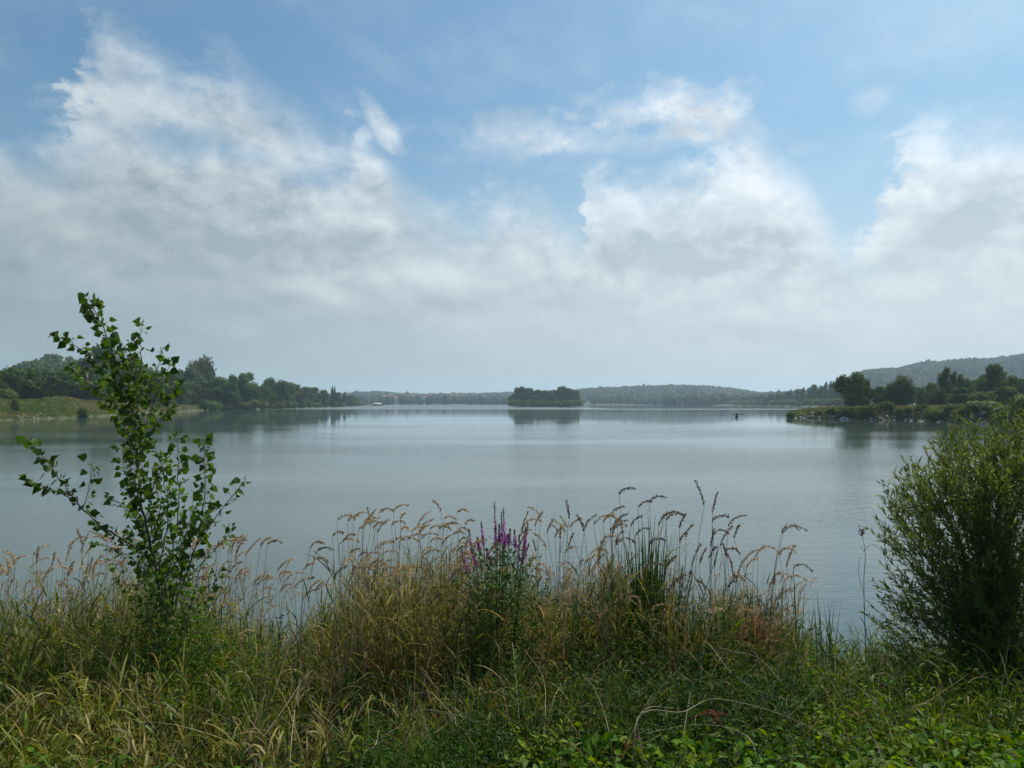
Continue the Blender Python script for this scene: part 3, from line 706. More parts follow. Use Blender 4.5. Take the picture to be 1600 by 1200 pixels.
mb = MB(); mb.add([(-2, -1.9, 1.4), (2, -1.9, 1.4), (2, 1.9, 1.4), (-2, 1.9, 1.4), (-2, 0, 2.3), (2, 0, 2.3)], [(0, 1, 5, 4), (3, 4, 5, 2), (0, 4, 3), (1, 2, 5), (0, 3, 2, 1)]); mb.build('roof', M_roof, bh2)
# radio mast
mz = float(zHM(1142, 1900)); ms_ = link('radio_mast', None, loc=(X(1142, 1900), 1900, mz)); tag(ms_, 'thin radio mast standing on the hazy middle hill', 'mast')
hm_ = P(1142, 592, 1900).z - mz
mb = MB()
for k in range(3): tube(mb, [(.9 * math.cos(k * 2.09), .9 * math.sin(k * 2.09), 0), (.35 * math.cos(k * 2.09), .35 * math.sin(k * 2.09), hm_)], .17, 4)
for k in range(12):
    z = hm_ * k / 12
    for j in range(3):
        a0, a1 = j * 2.09, (j + 1) * 2.09; r0 = .9 - .55 * k / 12
        tube(mb, [(r0 * math.cos(a0), r0 * math.sin(a0), z), (r0 * math.cos(a1), r0 * math.sin(a1), z + hm_ / 12)], .08, 3)
mb.build('lattice_tower', M_steel, ms_)
mb = MB(); tube(mb, [(0, 0, hm_ * .98), (0, 0, hm_ * 1.08)], .12, 5); mb.build('antenna', M_steel, ms_)

# stones along the peninsula and the left bank
def stone_mesh(seed):
    r = np.random.default_rng(seed); mb = MB(); u, v = 4, 6; V = []; Fc = []
    for a in range(u + 1):
        for b_ in range(v):
            k = r.uniform(.72, 1.1) if 0 < a < u else 1
            V.append((k * math.sin(PI * a / u) * math.cos(2 * PI * b_ / v) * .5, k * math.sin(PI * a / u) * math.sin(2 * PI * b_ / v) * .42, k * math.cos(PI * a / u) * .33))
    for a in range(u):
        for b_ in range(v): Fc.append((a * v + b_, (a + 1) * v + b_, (a + 1) * v + (b_ + 1) % v, a * v + (b_ + 1) % v))
    mb.add(V, Fc); return mb.mesh('stone', M_stone)
ST = [stone_mesh(s_) for s_ in range(6)]
srng = random.Random(11)
def stone(parent, px, d, z, s_):
    link('stone', srng.choice(ST), parent, loc=(X(px, d), d, z + s_ * .12), rot=(srng.uniform(-.4, .4), srng.uniform(-.4, .4), srng.uniform(0, 6)), scale=(s_ * srng.uniform(.8, 1.5), s_, s_ * srng.uniform(.7, 1.1)))
for i in range(285):
    px = srng.choice([srng.uniform(1236, 1350), srng.uniform(1400, 1545), srng.uniform(1330, 1545)]); t_ = srng.uniform(.2, 4.6) ** 1.0
    d = float(shP(px)) + t_ * .9; stone(pen, px, d, float(zP(px, d)), srng.choice([.4, .6, .7, .9, 1.15]))
for i in range(60):
    px = srng.choice([srng.uniform(5, 75), srng.uniform(30, 60), srng.uniform(262, 325)]); t_ = srng.uniform(0, 14 if px > 200 else 9)
    d = float(shL(px)) + t_; stone(mdw, px, d, float(zL(px, d)), srng.choice([.4, .6, .9]))

# tufts of meadow grass on the far banks
def tufts(name, label, n, px0, px1, sfn, zfn, t0, t1, h, seed, cols):
    r = np.random.default_rng(seed); mb = MB()
    px = r.uniform(px0, px1, n); d = sfn(px) + r.uniform(t0, t1, n) ; z = zfn(px, d); ok = z > .02; px, d, z = px[ok], d[ok], z[ok]; n = len(px)
    base = np.stack([(px - 800) / F * d, d, z - .05], -1); cl = np.array(cols)
    base = np.repeat(base, 3, 0) + r.normal(size=(n * 3, 3)) * [.25, .25, 0]; n *= 3
    zone = vnoise(base[:, 0] * .08, base[:, 1] * .08, seed); k = np.clip(((zone + 1) * .5 * len(cl) + r.uniform(-.7, .7, n)).astype(int), 0, len(cl) - 1)
    c = cl[k] * r.uniform(.7, 1.3, (n, 1))
    ribbons(mb, base, r.uniform(0, 6.28, n), r.uniform(0, .5, n), r.uniform(.1, 1.1, n), h * r.uniform(.5, 1.3, n), np.full(n, .16) * r.uniform(.5, 1.4, n), c, K=2)
    tag(mb.build(name, M_grass), label, 'grass', kind='stuff')
tufts('meadow_grass', 'olive and straw coloured rough grass on the left shore meadow', 15000, -60, 336, shL, zL, 0, 70, .75, 21, [(.08, .11, .025), (.13, .14, .04), (.20, .17, .07), (.075, .12, .02), (.12, .14, .03)])
tufts('meadow_grass', 'rough grass and weeds over the stony peninsula', 14000, 1234, 1620, shP, zP, 1.6, 42, .6, 22, [(.05, .085, .02), (.10, .12, .03), (.15, .12, .05), (.08, .13, .025), (.13, .155, .035)])
tufts('waterside_weeds', 'brown and green weeds between the riprap stones', 2500, 1230, 1600, shP, zP, .1, 4.5, .5, 23, [(.12, .08, .04), (.08, .10, .03), (.16, .11, .06)])

# ------------------------------------------------------------------ kayaker
KY = 173.0; kx = X(1151, KY); kr = Matrix.Rotation(R(24), 4, 'Z')
ky = link('kayak', None, loc=(kx, KY, 0), rot=(0, 0, R(66))); tag(ky, 'small dark kayak alone on the open water', 'kayak')
mb = MB(); V = []; Fc = []; nn = 15
for i in range(nn):
    q = -1 + 2 * i / (nn - 1); wd = .38 * (1 - abs(q) ** 2.4) + .015; zt = .22 + .16 * abs(q) ** 3
    for (a, z) in ((-1, zt), (-.85, .05), (0, -.1 + .12 * abs(q) ** 3), (.85, .05), (1, zt), (.45, zt + .06), (-.45, zt + .06)): V.append((q * 1.65, wd * a, z))
for i in range(nn - 1):
    for j in range(7):
        k = (j + 1) % 7; Fc.append((i * 7 + j, (i + 1) * 7 + j, (i + 1) * 7 + k, i * 7 + k))
pass
mb.add(V, Fc); mb.build('hull', M_hull, ky, True)
mb = MB(); a_ = [(.42 * math.cos(t_) * 1.2, .27 * math.sin(t_), .31) for t_ in np.linspace(0, 2 * PI, 21)]; tube(mb, a_, .03, 5, cap=False); mb.build('cockpit_rim', M_hull, ky)
def skin_figure(name, joints, edges, mat, parent=None, loc=(0, 0, 0), rot=(0, 0, 0)):
    me = bpy.data.meshes.new(name); me.from_pydata([j[0] for j in joints], edges, []); o = link(name, me, parent, loc, rot)
    md = o.modifiers.new('skin', 'SKIN'); sv = me.skin_vertices[0].data
    for i, j in enumerate(joints): sv[i].radius = (j[1], j[1] * (j[2] if len(j) > 2 else 1))
    sv[0].use_root = True
    o.modifiers.new('sub', 'SUBSURF').levels = 2; o.modifiers['sub'].render_levels = 2; me.materials.append(mat); return o
pe = skin_figure('person', [((0, 0, .18), .17, .8), ((0, .02, .42), .16, .7), ((0, .02, .64), .19, .6), ((0, 0, .76), .06), ((0, -.02, .92), .095), 
                            ((.20, 0, .68), .06), ((.34, -.10, .48), .047), ((.38, -.36, .50), .035), ((.37, -.43, .50), .04, .5), ((-.20, 0, .68), .06), ((-.34, -.10, .48), .047), ((-.38, -.36, .50), .035), ((-.37, -.43, .50), .04, .5),
                            ((.12, -.32, .24), .09), ((.13, -.70, .33), .07), ((.13, -1.02, .16), .05), ((-.12, -.32, .24), .09), ((-.13, -.70, .33), .07), ((-.13, -1.02, .16), .05)],
                 [(0, 1), (1, 2), (2, 3), (3, 4), (2, 5), (5, 6), (6, 7), (7, 8), (2, 9), (9, 10), (10, 11), (11, 12), (0, 13), (13, 14), (14, 15), (0, 16), (16, 17), (17, 18)], M_cloth, loc=(kx, KY, .06), rot=(0, 0, R(-10)))
tag(pe, 'person in dark clothes and a pale brimmed hat sitting in the kayak', 'person')
mb = MB(); V = []; Fc = []
prof = [(.25, .985), (.24, 1.0), (.12, 1.01), (.115, 1.08), (.07, 1.13), (.005, 1.14)]
for r_, z in prof:
    for k in range(16): V.append((r_ * math.cos(k * PI / 8), -.02 + r_ * math.sin(k * PI / 8), z))
for i in range(len(prof) - 1):
    for k in range(16): Fc.append((i * 16 + k, i * 16 + (k + 1) % 16, (i + 1) * 16 + (k + 1) % 16, (i + 1) * 16 + k))
mb.add(V, Fc); mb.build('hat', M_hat, pe, True)
mb = MB(); VV = []; FF = []
for u in range(7):
    for v in range(10):
        ph = PI * u / 6; th = 2 * PI * v / 10
        VV.append((.083 * math.sin(ph) * math.cos(th), -.035 + .098 * math.sin(ph) * math.sin(th) - (.02 if v in (7, 8) and u == 3 else 0), .915 + .125 * math.cos(ph)))
for u in range(6):
    for v in range(10): FF.append((u * 10 + v, (u + 1) * 10 + v, (u + 1) * 10 + (v + 1) % 10, u * 10 + (v + 1) % 10))
mb.add(VV, FF); mb.build('head', M_skin, pe, True)
pd = link('paddle', None, loc=(kx, KY - .42, .56), rot=(0, R(-3), R(-10))); tag(pd, 'dark double-bladed paddle held level across the kayak', 'paddle')
mb = MB(); tube(mb, [(-1.0, 0, 0), (1.0, 0, 0)], .028, 6); mb.build('shaft', M_hull, pd)
for s_ in (-1, 1):
    mb = MB(); box(mb, .0, .45, -.015, .015, -.13, .13); V = mb.v[0]; V[:, 2] *= np.where(V[:, 0] > .2, .8, .6); V[:, 0] = s_ * (.72 + V[:, 0]); 
    mb.build('blade', M_hull, pd)
# birds
for i, (px, row, d) in enumerate([(596, 82, 150), (228, 414, 170), (270, 390, 160), (1318, 361, 190)]):
    br = link('bird', None, loc=P(px, row, d), rot=(0, .2, i * 1.3)); tag(br, ['tiny dark bird high in the blue sky', 'tiny dark bird low over the left trees', 'tiny bird above the left wood, the upper one', 'tiny dark bird before the white cloud at right'][i], 'bird')
    mb = MB(); tube(mb, [(0, -.16, 0), (0, -.08, .01), (0, .06, 0), (0, .2, -.01)], [.01, .05, .045, .008], 6); mb.build('body', M_bird, br)
    for s_ in (-1, 1):
        mb = MB(); mb.add([(0, -.06, .02), (0, .06, .02), (s_ * .2, .05, .10), (s_ * .2, -.04, .10), (s_ * .42, .09, .05)], [(0, 1, 2, 3)]); mb.add([(s_ * .2, -.04, .10), (s_ * .2, .05, .10), (s_ * .42, .09, .05)], [(0, 1, 2)]); mb.build('wing', M_bird, br)
# far air
mb = MB(); box(mb, -5400, 5400, -300, 5300, -4.2, 122); hz_ = mb.build('haze', M_ground); hz_['kind'] = 'stuff'; hz_['label'] = 'pale summer haze over the lake and hills'
M_haze = bpy.data.materials.new('haze_air'); M_haze.use_nodes = True; t = M_haze.node_tree; t.nodes.clear()
pv = t.nodes.new('ShaderNodeVolumePrincipled'); ou = t.nodes.new('ShaderNodeOutputMaterial'); t.links.new(pv.outputs[0], ou.inputs['Volume'])
pv.inputs['Color'].default_value = (.66, .86, 1.0, 1); pv.inputs['Density'].default_value = .00021; pv.inputs['Anisotropy'].default_value = .25
hz_.data.materials.clear(); hz_.data.materials.append(M_haze)

# ------------------------------------------------------------------ foreground bank
# top of the dense growth (row in the photograph) by bearing
MASS = [(-300, 900), (0, 925), (60, 905), (150, 885), (300, 880), (390, 925), (440, 955), (500, 958), (560, 878), (620, 842), (700, 848), (760, 868), (830, 892), (900, 900), (960, 872), (1050, 876),
        (1100, 930), (1160, 905), (1200, 935), (1250, 968), (1300, 975), (1380, 980), (1480, 985), (1600, 985), (2000, 960)]
def mass_height(x, y):
    px = 800 + F * x / y
    far_h = (H - (interp(MASS, px) - 630) / F * y) - bank_z(x, y)
    near_h = np.interp(y, [2.2, 2.8, 3.3, 3.8, 4.4, 5.0], [.26, .32, .46, .56, .60, .60])
    near_l = np.interp(y, [2.2, 2.8, 3.6, 4.2, 5.0], [.28, .34, .56, .72, .8])
    q = smooth((560 - px) / 120) + smooth((px - 1260) / 120) * .5
    near_h = near_h * (1 - q) + near_l * q
    y0 = 4.55 + .25 * vnoise(x * 1.3, y * .2, 41) - .35 * q
    k = smooth((y - y0) / .35)
    return np.clip(near_h * (1 - k) + far_h * k, .15, 1.35)
def scatter(n, y0, y1, pxa=-140, pxb=1740, p=.5):
    y = y0 + (y1 - y0) * rng.uniform(0, 1, n) ** p
    px = rng.uniform(pxa, pxb, n); return (px - 800) / F * y, y, px
PAL = np.array([[.011, .027, .005],   # 0 deep green
                [.042, .078, .010],   # 1 mid green
                [.155, .190, .020],   # 2 yellow green
                [.400, .290, .130],   # 3 straw
                [.170, .085, .030],   # 4 brown
                [.075, .145, .014],   # 5 fresh green
                [.260, .235, .065]])  # 6 olive straw
def palette(px, y, n):
    w_ = np.zeros((n, 7)) + .02
    z = lambda a, b_, s=40: smooth((px - a) / s + .5) * (1 - smooth((px - b_) / s + .5))
    L_ = z(-900, 500); G = z(500, 770); Mi = z(770, 960); Dk = z(960, 1250); Rt = z(1250, 3000)
    hi = smooth((y - 4.2) / 1.0)
    w_[:, 0] += L_ * 1.1 + G * (1.5 - .5 * hi) + Mi * 1.1 + Dk * 1.8 + Rt * .9
    w_[:, 1] += L_ * 1.0 + G * .6 + Mi * .9 + Dk * 1.2 + Rt * 1.4
    w_[:, 2] += L_ * 1.0 + G * .75 + Mi * .65 + Dk * .45 + Rt * 1.0
    w_[:, 3] += L_ * .40 + G * (.22 + .2 * hi) + Mi * .4 + Dk * .14 + Rt * .04
    w_[:, 4] += L_ * .20 + G * .14 + Mi * .12 + Dk * .18 + Rt * .03
    w_[:, 5] += L_ * .5 * (1 - hi) + Rt * 1.1 + Dk * .3
    w_[:, 6] += L_ * .75 + G * (.3 + .5 * hi) + Mi * .35 + Dk * .06 + Rt * .06
    corner = smooth((200 - px) / 160) * smooth((3.5 - y) / .5)
    w_[:, 5] += corner * 8; w_[:, 2] += corner * 14
    cl = vnoise(px * .012, y * 2.2, 77) * 1.0
    w_[:, 3] *= np.exp(cl * 1.3); w_[:, 6] *= np.exp(cl * .9); w_[:, 0] *= np.exp(-cl * .7)
    c = np.cumsum(w_, 1); u = rng.uniform(0, 1, n) * c[:, -1]
    k = (u[:, None] > c).sum(1)
    return PAL[k] * rng.uniform(.7, 1.3, (n, 1)) * rng.uniform(.92, 1.08, (n, 3))
def grass_mass(name, label, n, y0, y1, pxa, pxb, blades=6, hs=1.0, wid=.007, p=.6):
    mb = MB(); x, y, px = scatter(n, y0, y1, pxa, pxb, p)
    mh = mass_height(x, y) * rng.uniform(.50, 1.06, n) * hs * (1 + .20 * vnoise(x * 2.4, y * 2.4, 31) + .12 * vnoise(x * 6, y * 6, 32))
    gap = vnoise(x * 1.7 + 5, y * 2.1, 99)          # thinner patches where the shade shows
    keep = rng.uniform(0, 1, n) > smooth((gap - .02) / .40) * .93
    x, y, px, mh = x[keep], y[keep], px[keep], mh[keep]; n = len(x)
    z = bank_z(x, y) - .02; base = np.stack([x, y, z], -1)
    azc = rng.uniform(0, 2 * PI, n); lc = rng.uniform(0, .20, n); bc = rng.uniform(0, .35, n)
    cc = palette(px, y, n)
    ribbons(mb, base, azc, lc, bc, mh * 1.05, np.full(n, .0035), cc * .85, K=4)
    b_ = np.repeat(np.arange(n), blades); m_ = len(b_)
    u = rng.uniform(0, .9, m_) ** 1.0
    th = lc[b_] + bc[b_] * u * .5; off = mh[b_] * u
    bs = base[b_] + np.stack([np.sin(th) * np.cos(azc[b_]) * off, np.sin(th) * np.sin(azc[b_]) * off, np.cos(th) * off], -1)
    ln = (.16 + .32 * rng.uniform(0, 1, m_) ** 1.3) * np.where(u < .15, 1.25, 1) * np.clip(mh[b_] / .6, .6, 1.3)
    ln *= np.clip((1.25 - u), .45, 1)
    c2 = palette(px[b_], y[b_], m_) * .5 + cc[b_] * .5
    tip = c2 * .75 + PAL[6] * .25
    ribbons(mb, bs, rng.uniform(0, 2 * PI, m_), rng.uniform(.15, .75, m_), rng.uniform(.2, 1.9, m_), ln, wid * rng.uniform(.45, 1.5, m_), c2, K=4, tipcol=tip)
    tag(mb.build(name, M_grass), label, 'grass', kind='stuff')
grass_mass('tall_grass', 'dense tall grass on the lake bank, olive and straw, below the poplar sapling', 4200, 4.0, 7.4, -420, 520, 8, 1.0, .008)
grass_mass('tall_grass', 'dense golden and rusty tall grass in the middle of the bank', 3400, 4.3, 7.4, 500, 840, 8, 1.0, .0075)
grass_mass('tall_grass', 'dense dark green tall grass right of the purple flowers', 3600, 4.4, 7.4, 820, 1270, 8, 1.0, .0075)
grass_mass('tall_grass', 'fresh green knee-high grass at the foot of the willow bush', 4200, 3.9, 7.4, 1240, 2150, 7, 1.0, .008)
grass_mass('grass', 'tangled bent grass in the left foreground', 3500, 2.2, 4.3, -420, 560, 8, 1.05, .0095)
grass_mass('grass', 'shaded tangled grass in the foreground centre', 1700, 2.2, 4.5, 520, 1240, 7, 1.0, .007)
grass_mass('grass', 'green grass among the nettles in the right foreground', 2300, 2.2, 4.2, 1180, 2150, 6, .9, .007)

# leafy weeds --------------------------------------------------------------
def weeds(name, label, n, y0, y1, pxa, pxb, per, h, leafL, leafW, cols, stemw=.003, hm=None, droop=0.0):
    mb = MB(); x, y, px = scatter(int(n * 1.25), y0, y1, pxa, pxb, .7)
    kp = rng.uniform(0, 1, len(x)) > smooth((vnoise(x * 2.1 + 2, y * 2.6, 98) - .12) / .3) * (.9 if h < 1 or 'weeds' in name else .5); x, y, px = x[kp], y[kp], px[kp]; n = len(x)
    z = bank_z(x, y); hh = (mass_height(x, y) * h if hm is None else np.full(n, hm)) * rng.uniform(.55, 1.1, n)
    azc = rng.uniform(0, 2 * PI, n); le = rng.uniform(0, .4, n)
    cl = np.array(cols); ci = cl[rng.integers(0, len(cl), n)] * rng.uniform(.75, 1.25, (n, 1))
    base = np.stack([x, y, z - .02], -1)
    ribbons(mb, base, azc, le, np.zeros(n), hh, np.full(n, stemw * 1.6), ci * .8, K=2)
    b_ = np.repeat(np.arange(n), per); m_ = len(b_); u = rng.uniform(.12, 1.02, m_)
    pos = base[b_] + np.stack([np.sin(le[b_]) * np.cos(azc[b_]), np.sin(le[b_]) * np.sin(azc[b_]), np.cos(le[b_])], -1) * (hh[b_] * u)[:, None]
    a = rng.uniform(0, 2 * PI, m_); el_ = rng.uniform(-.3, .9, m_) - droop
    d = np.stack([np.cos(a) * np.cos(el_), np.sin(a) * np.cos(el_), np.sin(el_)], -1)
    off = rng.uniform(0, .05, (m_, 1)); 
    leaf_cards(mb, pos + d * off, d, leafL * rng.uniform(.55, 1.25, m_) * (1.15 - .5 * u), leafW * rng.uniform(.7, 1.2, m_) * (1.15 - .5 * u), ci[b_] * rng.uniform(.7, 1.3, (m_, 1)))
    tag(mb.build(name, M_leafc), label, 'weeds', kind='stuff')
DG = [(.014, .038, .006), (.026, .064, .009), (.045, .092, .014)]
MG = [(.045, .12, .008), (.08, .16, .010), (.13, .19, .012)]
weeds('weeds', 'small-leaved dark green weeds in the foreground centre', 1000, 2.9, 4.5, 520, 1240, 28, 1.1, .052, .013, DG)
weeds('weeds', 'feathery bright green herb patch at the bottom centre', 230, 2.9, 3.9, 570, 760, 44, .9, .036, .008, [(.035, .095, .012), (.05, .12, .016)], hm=.40)
weeds('weeds', 'dark leafy undergrowth behind the foreground, centre and right', 900, 4.2, 6.0, 740, 1270, 24, .92, .075, .014, DG)
weeds('weeds', 'leafy undergrowth under the poplar sapling', 420, 3.9, 5.6, -60, 520, 22, .85, .06, .014, DG + MG)
weeds('weeds', 'dark leafy growth round the foot of the poplar sapling', 240, 3.9, 4.9, 170, 370, 26, .95, .06, .013, DG + MG)
weeds('weeds', 'tall leafy weeds hiding the foot of the willow bush', 420, 4.1, 4.9, 1395, 1800, 26, .95, .065, .016, MG + DG[1:])
weeds('weeds', 'mixed leafy weeds below the willow bush', 800, 3.3, 5.6, 1230, 1760, 22, .85, .06, .020, MG + DG)
weeds('ground_cover', 'low creeping leaves over the foreground soil', 1700, 2.1, 4.2, -200, 1800, 12, 1, .04, .022, DG + MG, hm=.16)
weeds('nettles', 'broad-leaved nettles and brambles filling the lower right foreground', 1150, 2.3, 3.7, 820, 2100, 15, .95, .086, .052, MG, hm=.36, droop=.1)
weeds('nettles', 'broad-leaved weeds in the lower left corner', 160, 2.3, 3.2, -150, 480, 12, .9, .055, .028, MG, hm=.30, droop=.1)

mb = MB(); x, y, px = scatter(1500, 2.3, 5.6, -200, 1800, .7); n = len(x); mh_ = mass_height(x, y)
base = np.stack([x, y, bank_z(x, y) + mh_ * rng.uniform(-.05, .75, n)], -1)
ribbons(mb, base, rng.uniform(0, 2 * PI, n), rng.uniform(.3, 1.6, n), rng.uniform(-.5, .6, n), rng.uniform(.15, .55, n), rng.uniform(.0018, .0045, n), np.array([[.30, .25, .17], [.20, .15, .09], [.38, .30, .18], [.14, .12, .10]])[rng.integers(0, 4, n)] * rng.uniform(.6, 1.1, (n, 1)), K=5)
tag(mb.build('dead_stems', M_grass), 'tangle of dry broken stems lying through the bank growth', 'dead stems', kind='stuff')

# single leaf meshes --------------------------------------------------------
def leaf_mesh(name, outline, mat, fold=.16, curl=.15):
    """outline: half-widths along the midrib, unit length along +Y"""
    mb = MB(); n = len(outline); V = []; Fc = []
    for i, (t_, hw_) in enumerate(outline):
        zc = -curl * t_ * t_
        V += [(-hw_, t_ - .02 * (i % 2), zc + fold * hw_), (0, t_, zc), (hw_, t_ - .02 * (i % 2), zc + fold * hw_)]
    for i in range(n - 1):
        a = i * 3; Fc += [(a, a + 1, a + 4, a + 3), (a + 1, a + 2, a + 5, a + 4)]
    mb.add(V, Fc); me = mb.mesh(name, mat); return me
PL = [leaf_mesh('leaf', [(0, .02), (.06, .30), (.22, .47), (.42, .40), (.65, .24), (.85, .09), (1, .004)], M_leaf, f_, c_) for f_, c_ in ((.15, .1), (.35, .2), (.1, -.1))]
M_nettle = material('nettle_leaf', (.075, .150, .012), .5, .3, 25, trans=.45, spec=.12, objvar=.4)
NL = [leaf_mesh('leaf', [(0, .02), (.08, .20), (.16, .26), (.24, .27), (.34, .30), (.42, .26), (.52, .27), (.60, .20), (.72, .18), (.80, .10), (1, .004)], M_nettle, f_, c_) for f_, c_ in ((.25, .25), (.1, .4))]
M_willow = material('willow_leaf', (.085, .130, .025), .42, .25, 25, trans=.5, spec=.25, objvar=.35)
WL = [leaf_mesh('leaf', [(0, .01), (.2, .08), (.5, .105), (.8, .05), (1, .003)], M_willow, .3, c_) for c_ in (.05, .2)]
def aim(d, up):
    d = Vector(d).normalized(); s_ = d.cross(Vector(up)); s_ = s_.normalized() if s_.length > 1e-4 else Vector((1, 0, 0)); u = s_.cross(d)
    return Matrix((( s_.x, d.x, u.x), (s_.y, d.y, u.y), (s_.z, d.z, u.z))).to_euler()
lr = random.Random(21)

# poplar sapling ------------------------------------------------------------
SY = 4.6
pop = link('poplar_sapling', None, loc=(X(258, SY), SY, float(bank_z(X(258, SY), SY)))); tag(pop, 'young poplar sapling with heart-shaped leaves standing in the grass at left', 'sapling')
po = pop.location.copy()
stems = [ # (px,row,dy) points, base radius, leaf size, leaf density per metre
    ([(258, 1090, 0), (256, 1000, 0), (248, 920, 0), (234, 847, .02), (221, 787, .03), (212, 700, .0), (204, 635, -.03), (186, 583, -.04), (167, 527, -.03), (147, 483, 0), (140, 466, .02)], .011, .062, 46),
    ([(203, 630, -.03), (175, 592, -.10), (140, 558, -.14), (112, 535, -.18), (78, 522, -.2)], .0042, .056, 48),
    ([(210, 690, 0), (216, 620, .05), (221, 560, .08), (219, 530, .1), (223, 502, .1)], .0042, .060, 40),
    ([(214, 715, 0), (232, 650, .08), (248, 605, .14), (266, 568, .16)], .004, .060, 44),
    ([(206, 650, 0), (175, 625, .1), (140, 600, .16), (112, 572, .2)], .0035, .054, 52),
    ([(216, 740, 0), (226, 690, -.12), (262, 640, -.16), (268, 600, -.18)], .0035, .056, 46),
    ([(205, 650, 0), (215, 610, -.08), (200, 560, -.12), (190, 535, -.12)], .0035, .052, 50),
    ([(240, 880, 0), (205, 852, -.05), (150, 815, -.12), (115, 778, -.16), (84, 735, -.2), (58, 705, -.22), (40, 690, -.24)], .006, .056, 46),
    ([(118, 782, -.16), (88, 768, -.18), (62, 757, -.2), (42, 748, -.2)], .003, .058, 38),
    ([(128, 795, -.14), (138, 765, -.1), (147, 722, -.08)], .003, .050, 34),
    ([(250, 930, 0), (268, 870, .08), (278, 800, .1), (278, 740, .12), (278, 680, .12)], .005, .054, 46),
    ([(256, 980, 0), (290, 900, -.05), (312, 830, -.08), (320, 760, -.1), (318, 690, -.12)], .006, .058, 46),
    ([(308, 850, -.08), (335, 812, -.1), (360, 778, -.1), (386, 748, -.12)], .0035, .050, 42),
    ([(296, 900, -.05), (325, 870, 0), (348, 845, .05), (368, 822, .05)], .003, .050, 36),
    ([(238, 860, 0), (222, 820, -.1), (190, 790, -.16), (168, 775, -.2)], .0032, .045, 44),
    ([(244, 900, 0), (258, 840, -.1), (262, 790, -.12), (252, 730, -.12), (240, 690, -.12)], .0045, .050, 50),
    ([(247, 920, 0), (236, 870, .12), (240, 800, .16), (230, 740, .16)], .004, .046, 50),
    ([(252, 960, 0), (262, 900, .15), (292, 830, .18), (300, 790, .2)], .004, .046, 44),
    ([(228, 820, 0), (205, 780, .1), (195, 730, .14), (188, 700, .14)], .0035, .044, 44),
    ([(246, 910, 0), (215, 880, .1), (180, 858, .14), (150, 850, .16)], .0035, .044, 40),
    ([(256, 1010, 0), (225, 960, .1), (200, 920, .12), (182, 880, .12)], .0035, .044, 36),
    ([(256, 1040, 0), (240, 1000, -.12), (228, 950, -.18), (222, 905, -.2)], .0035, .044, 60),
    ([(258, 1050, 0), (280, 1010, -.12), (296, 965, -.16), (302, 925, -.18)], .0035, .044, 60),
    ([(256, 1030, 0), (262, 980, -.16), (256, 930, -.22), (262, 890, -.24)], .0035, .046, 64),
    ([(256, 1010, 0), (262, 960, .14), (280, 915, .18), (292, 870, .2)], .0035, .044, 60),
    ([(254, 990, 0), (238, 940, .14), (226, 890, .18), (228, 850, .2)], .0035, .044, 60),
    ([(238, 850, 0), (250, 800, -.14), (246, 760, -.2), (256, 715, -.22)], .0032, .044, 60),
    ([(222, 790, 0), (206, 740, -.12), (203, 700, -.16), (196, 668, -.16)], .0030, .046, 60),
    ([(250, 940, 0), (232, 905, -.1), (214, 860, -.16), (206, 825, -.18)], .0032, .042, 60),
    ([(252, 930, 0), (272, 885, -.12), (286, 850, -.16), (300, 815, -.18)], .0032, .044, 56),
    ([(212, 700, 0), (196, 660, .12), (180, 640, .16), (160, 628, .18)], .003, .050, 56),
    ([(206, 640, 0), (232, 600, -.1), (246, 575, -.12), (250, 548, -.14)], .003, .050, 50),
    ([(190, 595, 0), (200, 560, .06), (205, 538, .08)], .0026, .046, 56),
    ([(257, 1020, 0), (300, 960, .1), (330, 920, .12), (345, 890, .12)], .0035, .046, 36)]
leaves = []
for i, (pts_, r0, ls, den) in enumerate(stems):
    pw = [P(a, b_, SY + c_) - po for a, b_, c_ in pts_]; sp_ = spline(pw, 6)
    for k in range(1, len(sp_)): sp_[k] = sp_[k] + Vector((lr.gauss(0, .004), lr.gauss(0, .004), 0))
    mb = MB(); tube(mb, sp_, np.linspace(r0, .0012, len(sp_)), 6); mb.build('trunk' if i == 0 else 'branch', M_bark, pop, True)
    seg = [(sp_[k + 1] - sp_[k]).length for k in range(len(sp_) - 1)]; tot = sum(seg)
    nl = int(tot * den * (2.9 if i in (0, 4, 5, 6, 10, 11, 14, 15, 16, 17, 18) else 1.9)); 
    for j in range(nl):
        u = (j + lr.random()) / nl
        if i == 0 and u < .10: continue
        if i and u < .10: continue
        q = u * tot; k = 0
        while k < len(seg) - 1 and q > seg[k]: q -= seg[k]; k += 1
        p0 = sp_[k].lerp(sp_[k + 1], q / seg[k]); tn = (sp_[k + 1] - sp_[k]).normalized()
        a = lr.uniform(0, 2 * PI); out = Vector((math.cos(a), math.sin(a) * .8, lr.uniform(-.2, .5))).normalized() * .8 + tn * .5
        pl = lr.uniform(.02, .05); p1 = p0 + out.normalized() * pl
        d = (out * .7 + Vector((0, 0, lr.uniform(-1.1, .25)))).normalized()
        s_ = ls * .86 * (.98 if tot < 1.2 and i in (4, 5, 6, 10, 11, 14, 15, 16, 17, 18, 19, 20, 21, 22, 23, 24, 25, 26, 27) else 1.1) * lr.uniform(.5, 1.2) * (1.0 if u > .35 else .75); leaves.append((s_, p0, p1, d))
leaves.sort(key=lambda q: -q[0])
stm = MB(); lmb = MB()
for k, (s_, p0, p1, d) in enumerate(leaves):
    tube(stm, [p0, p1], .0008, 3, cap=False)
    if k < 300:
        o = link('leaf', PL[k % 3], pop, loc=p1, rot=aim(d, (lr.gauss(0, 1), lr.gauss(0, 1), lr.gauss(0, .7))), scale=(s_, s_, s_))
tag(stm.build('leaf_stalks', M_bark, pop), kind='stuff')
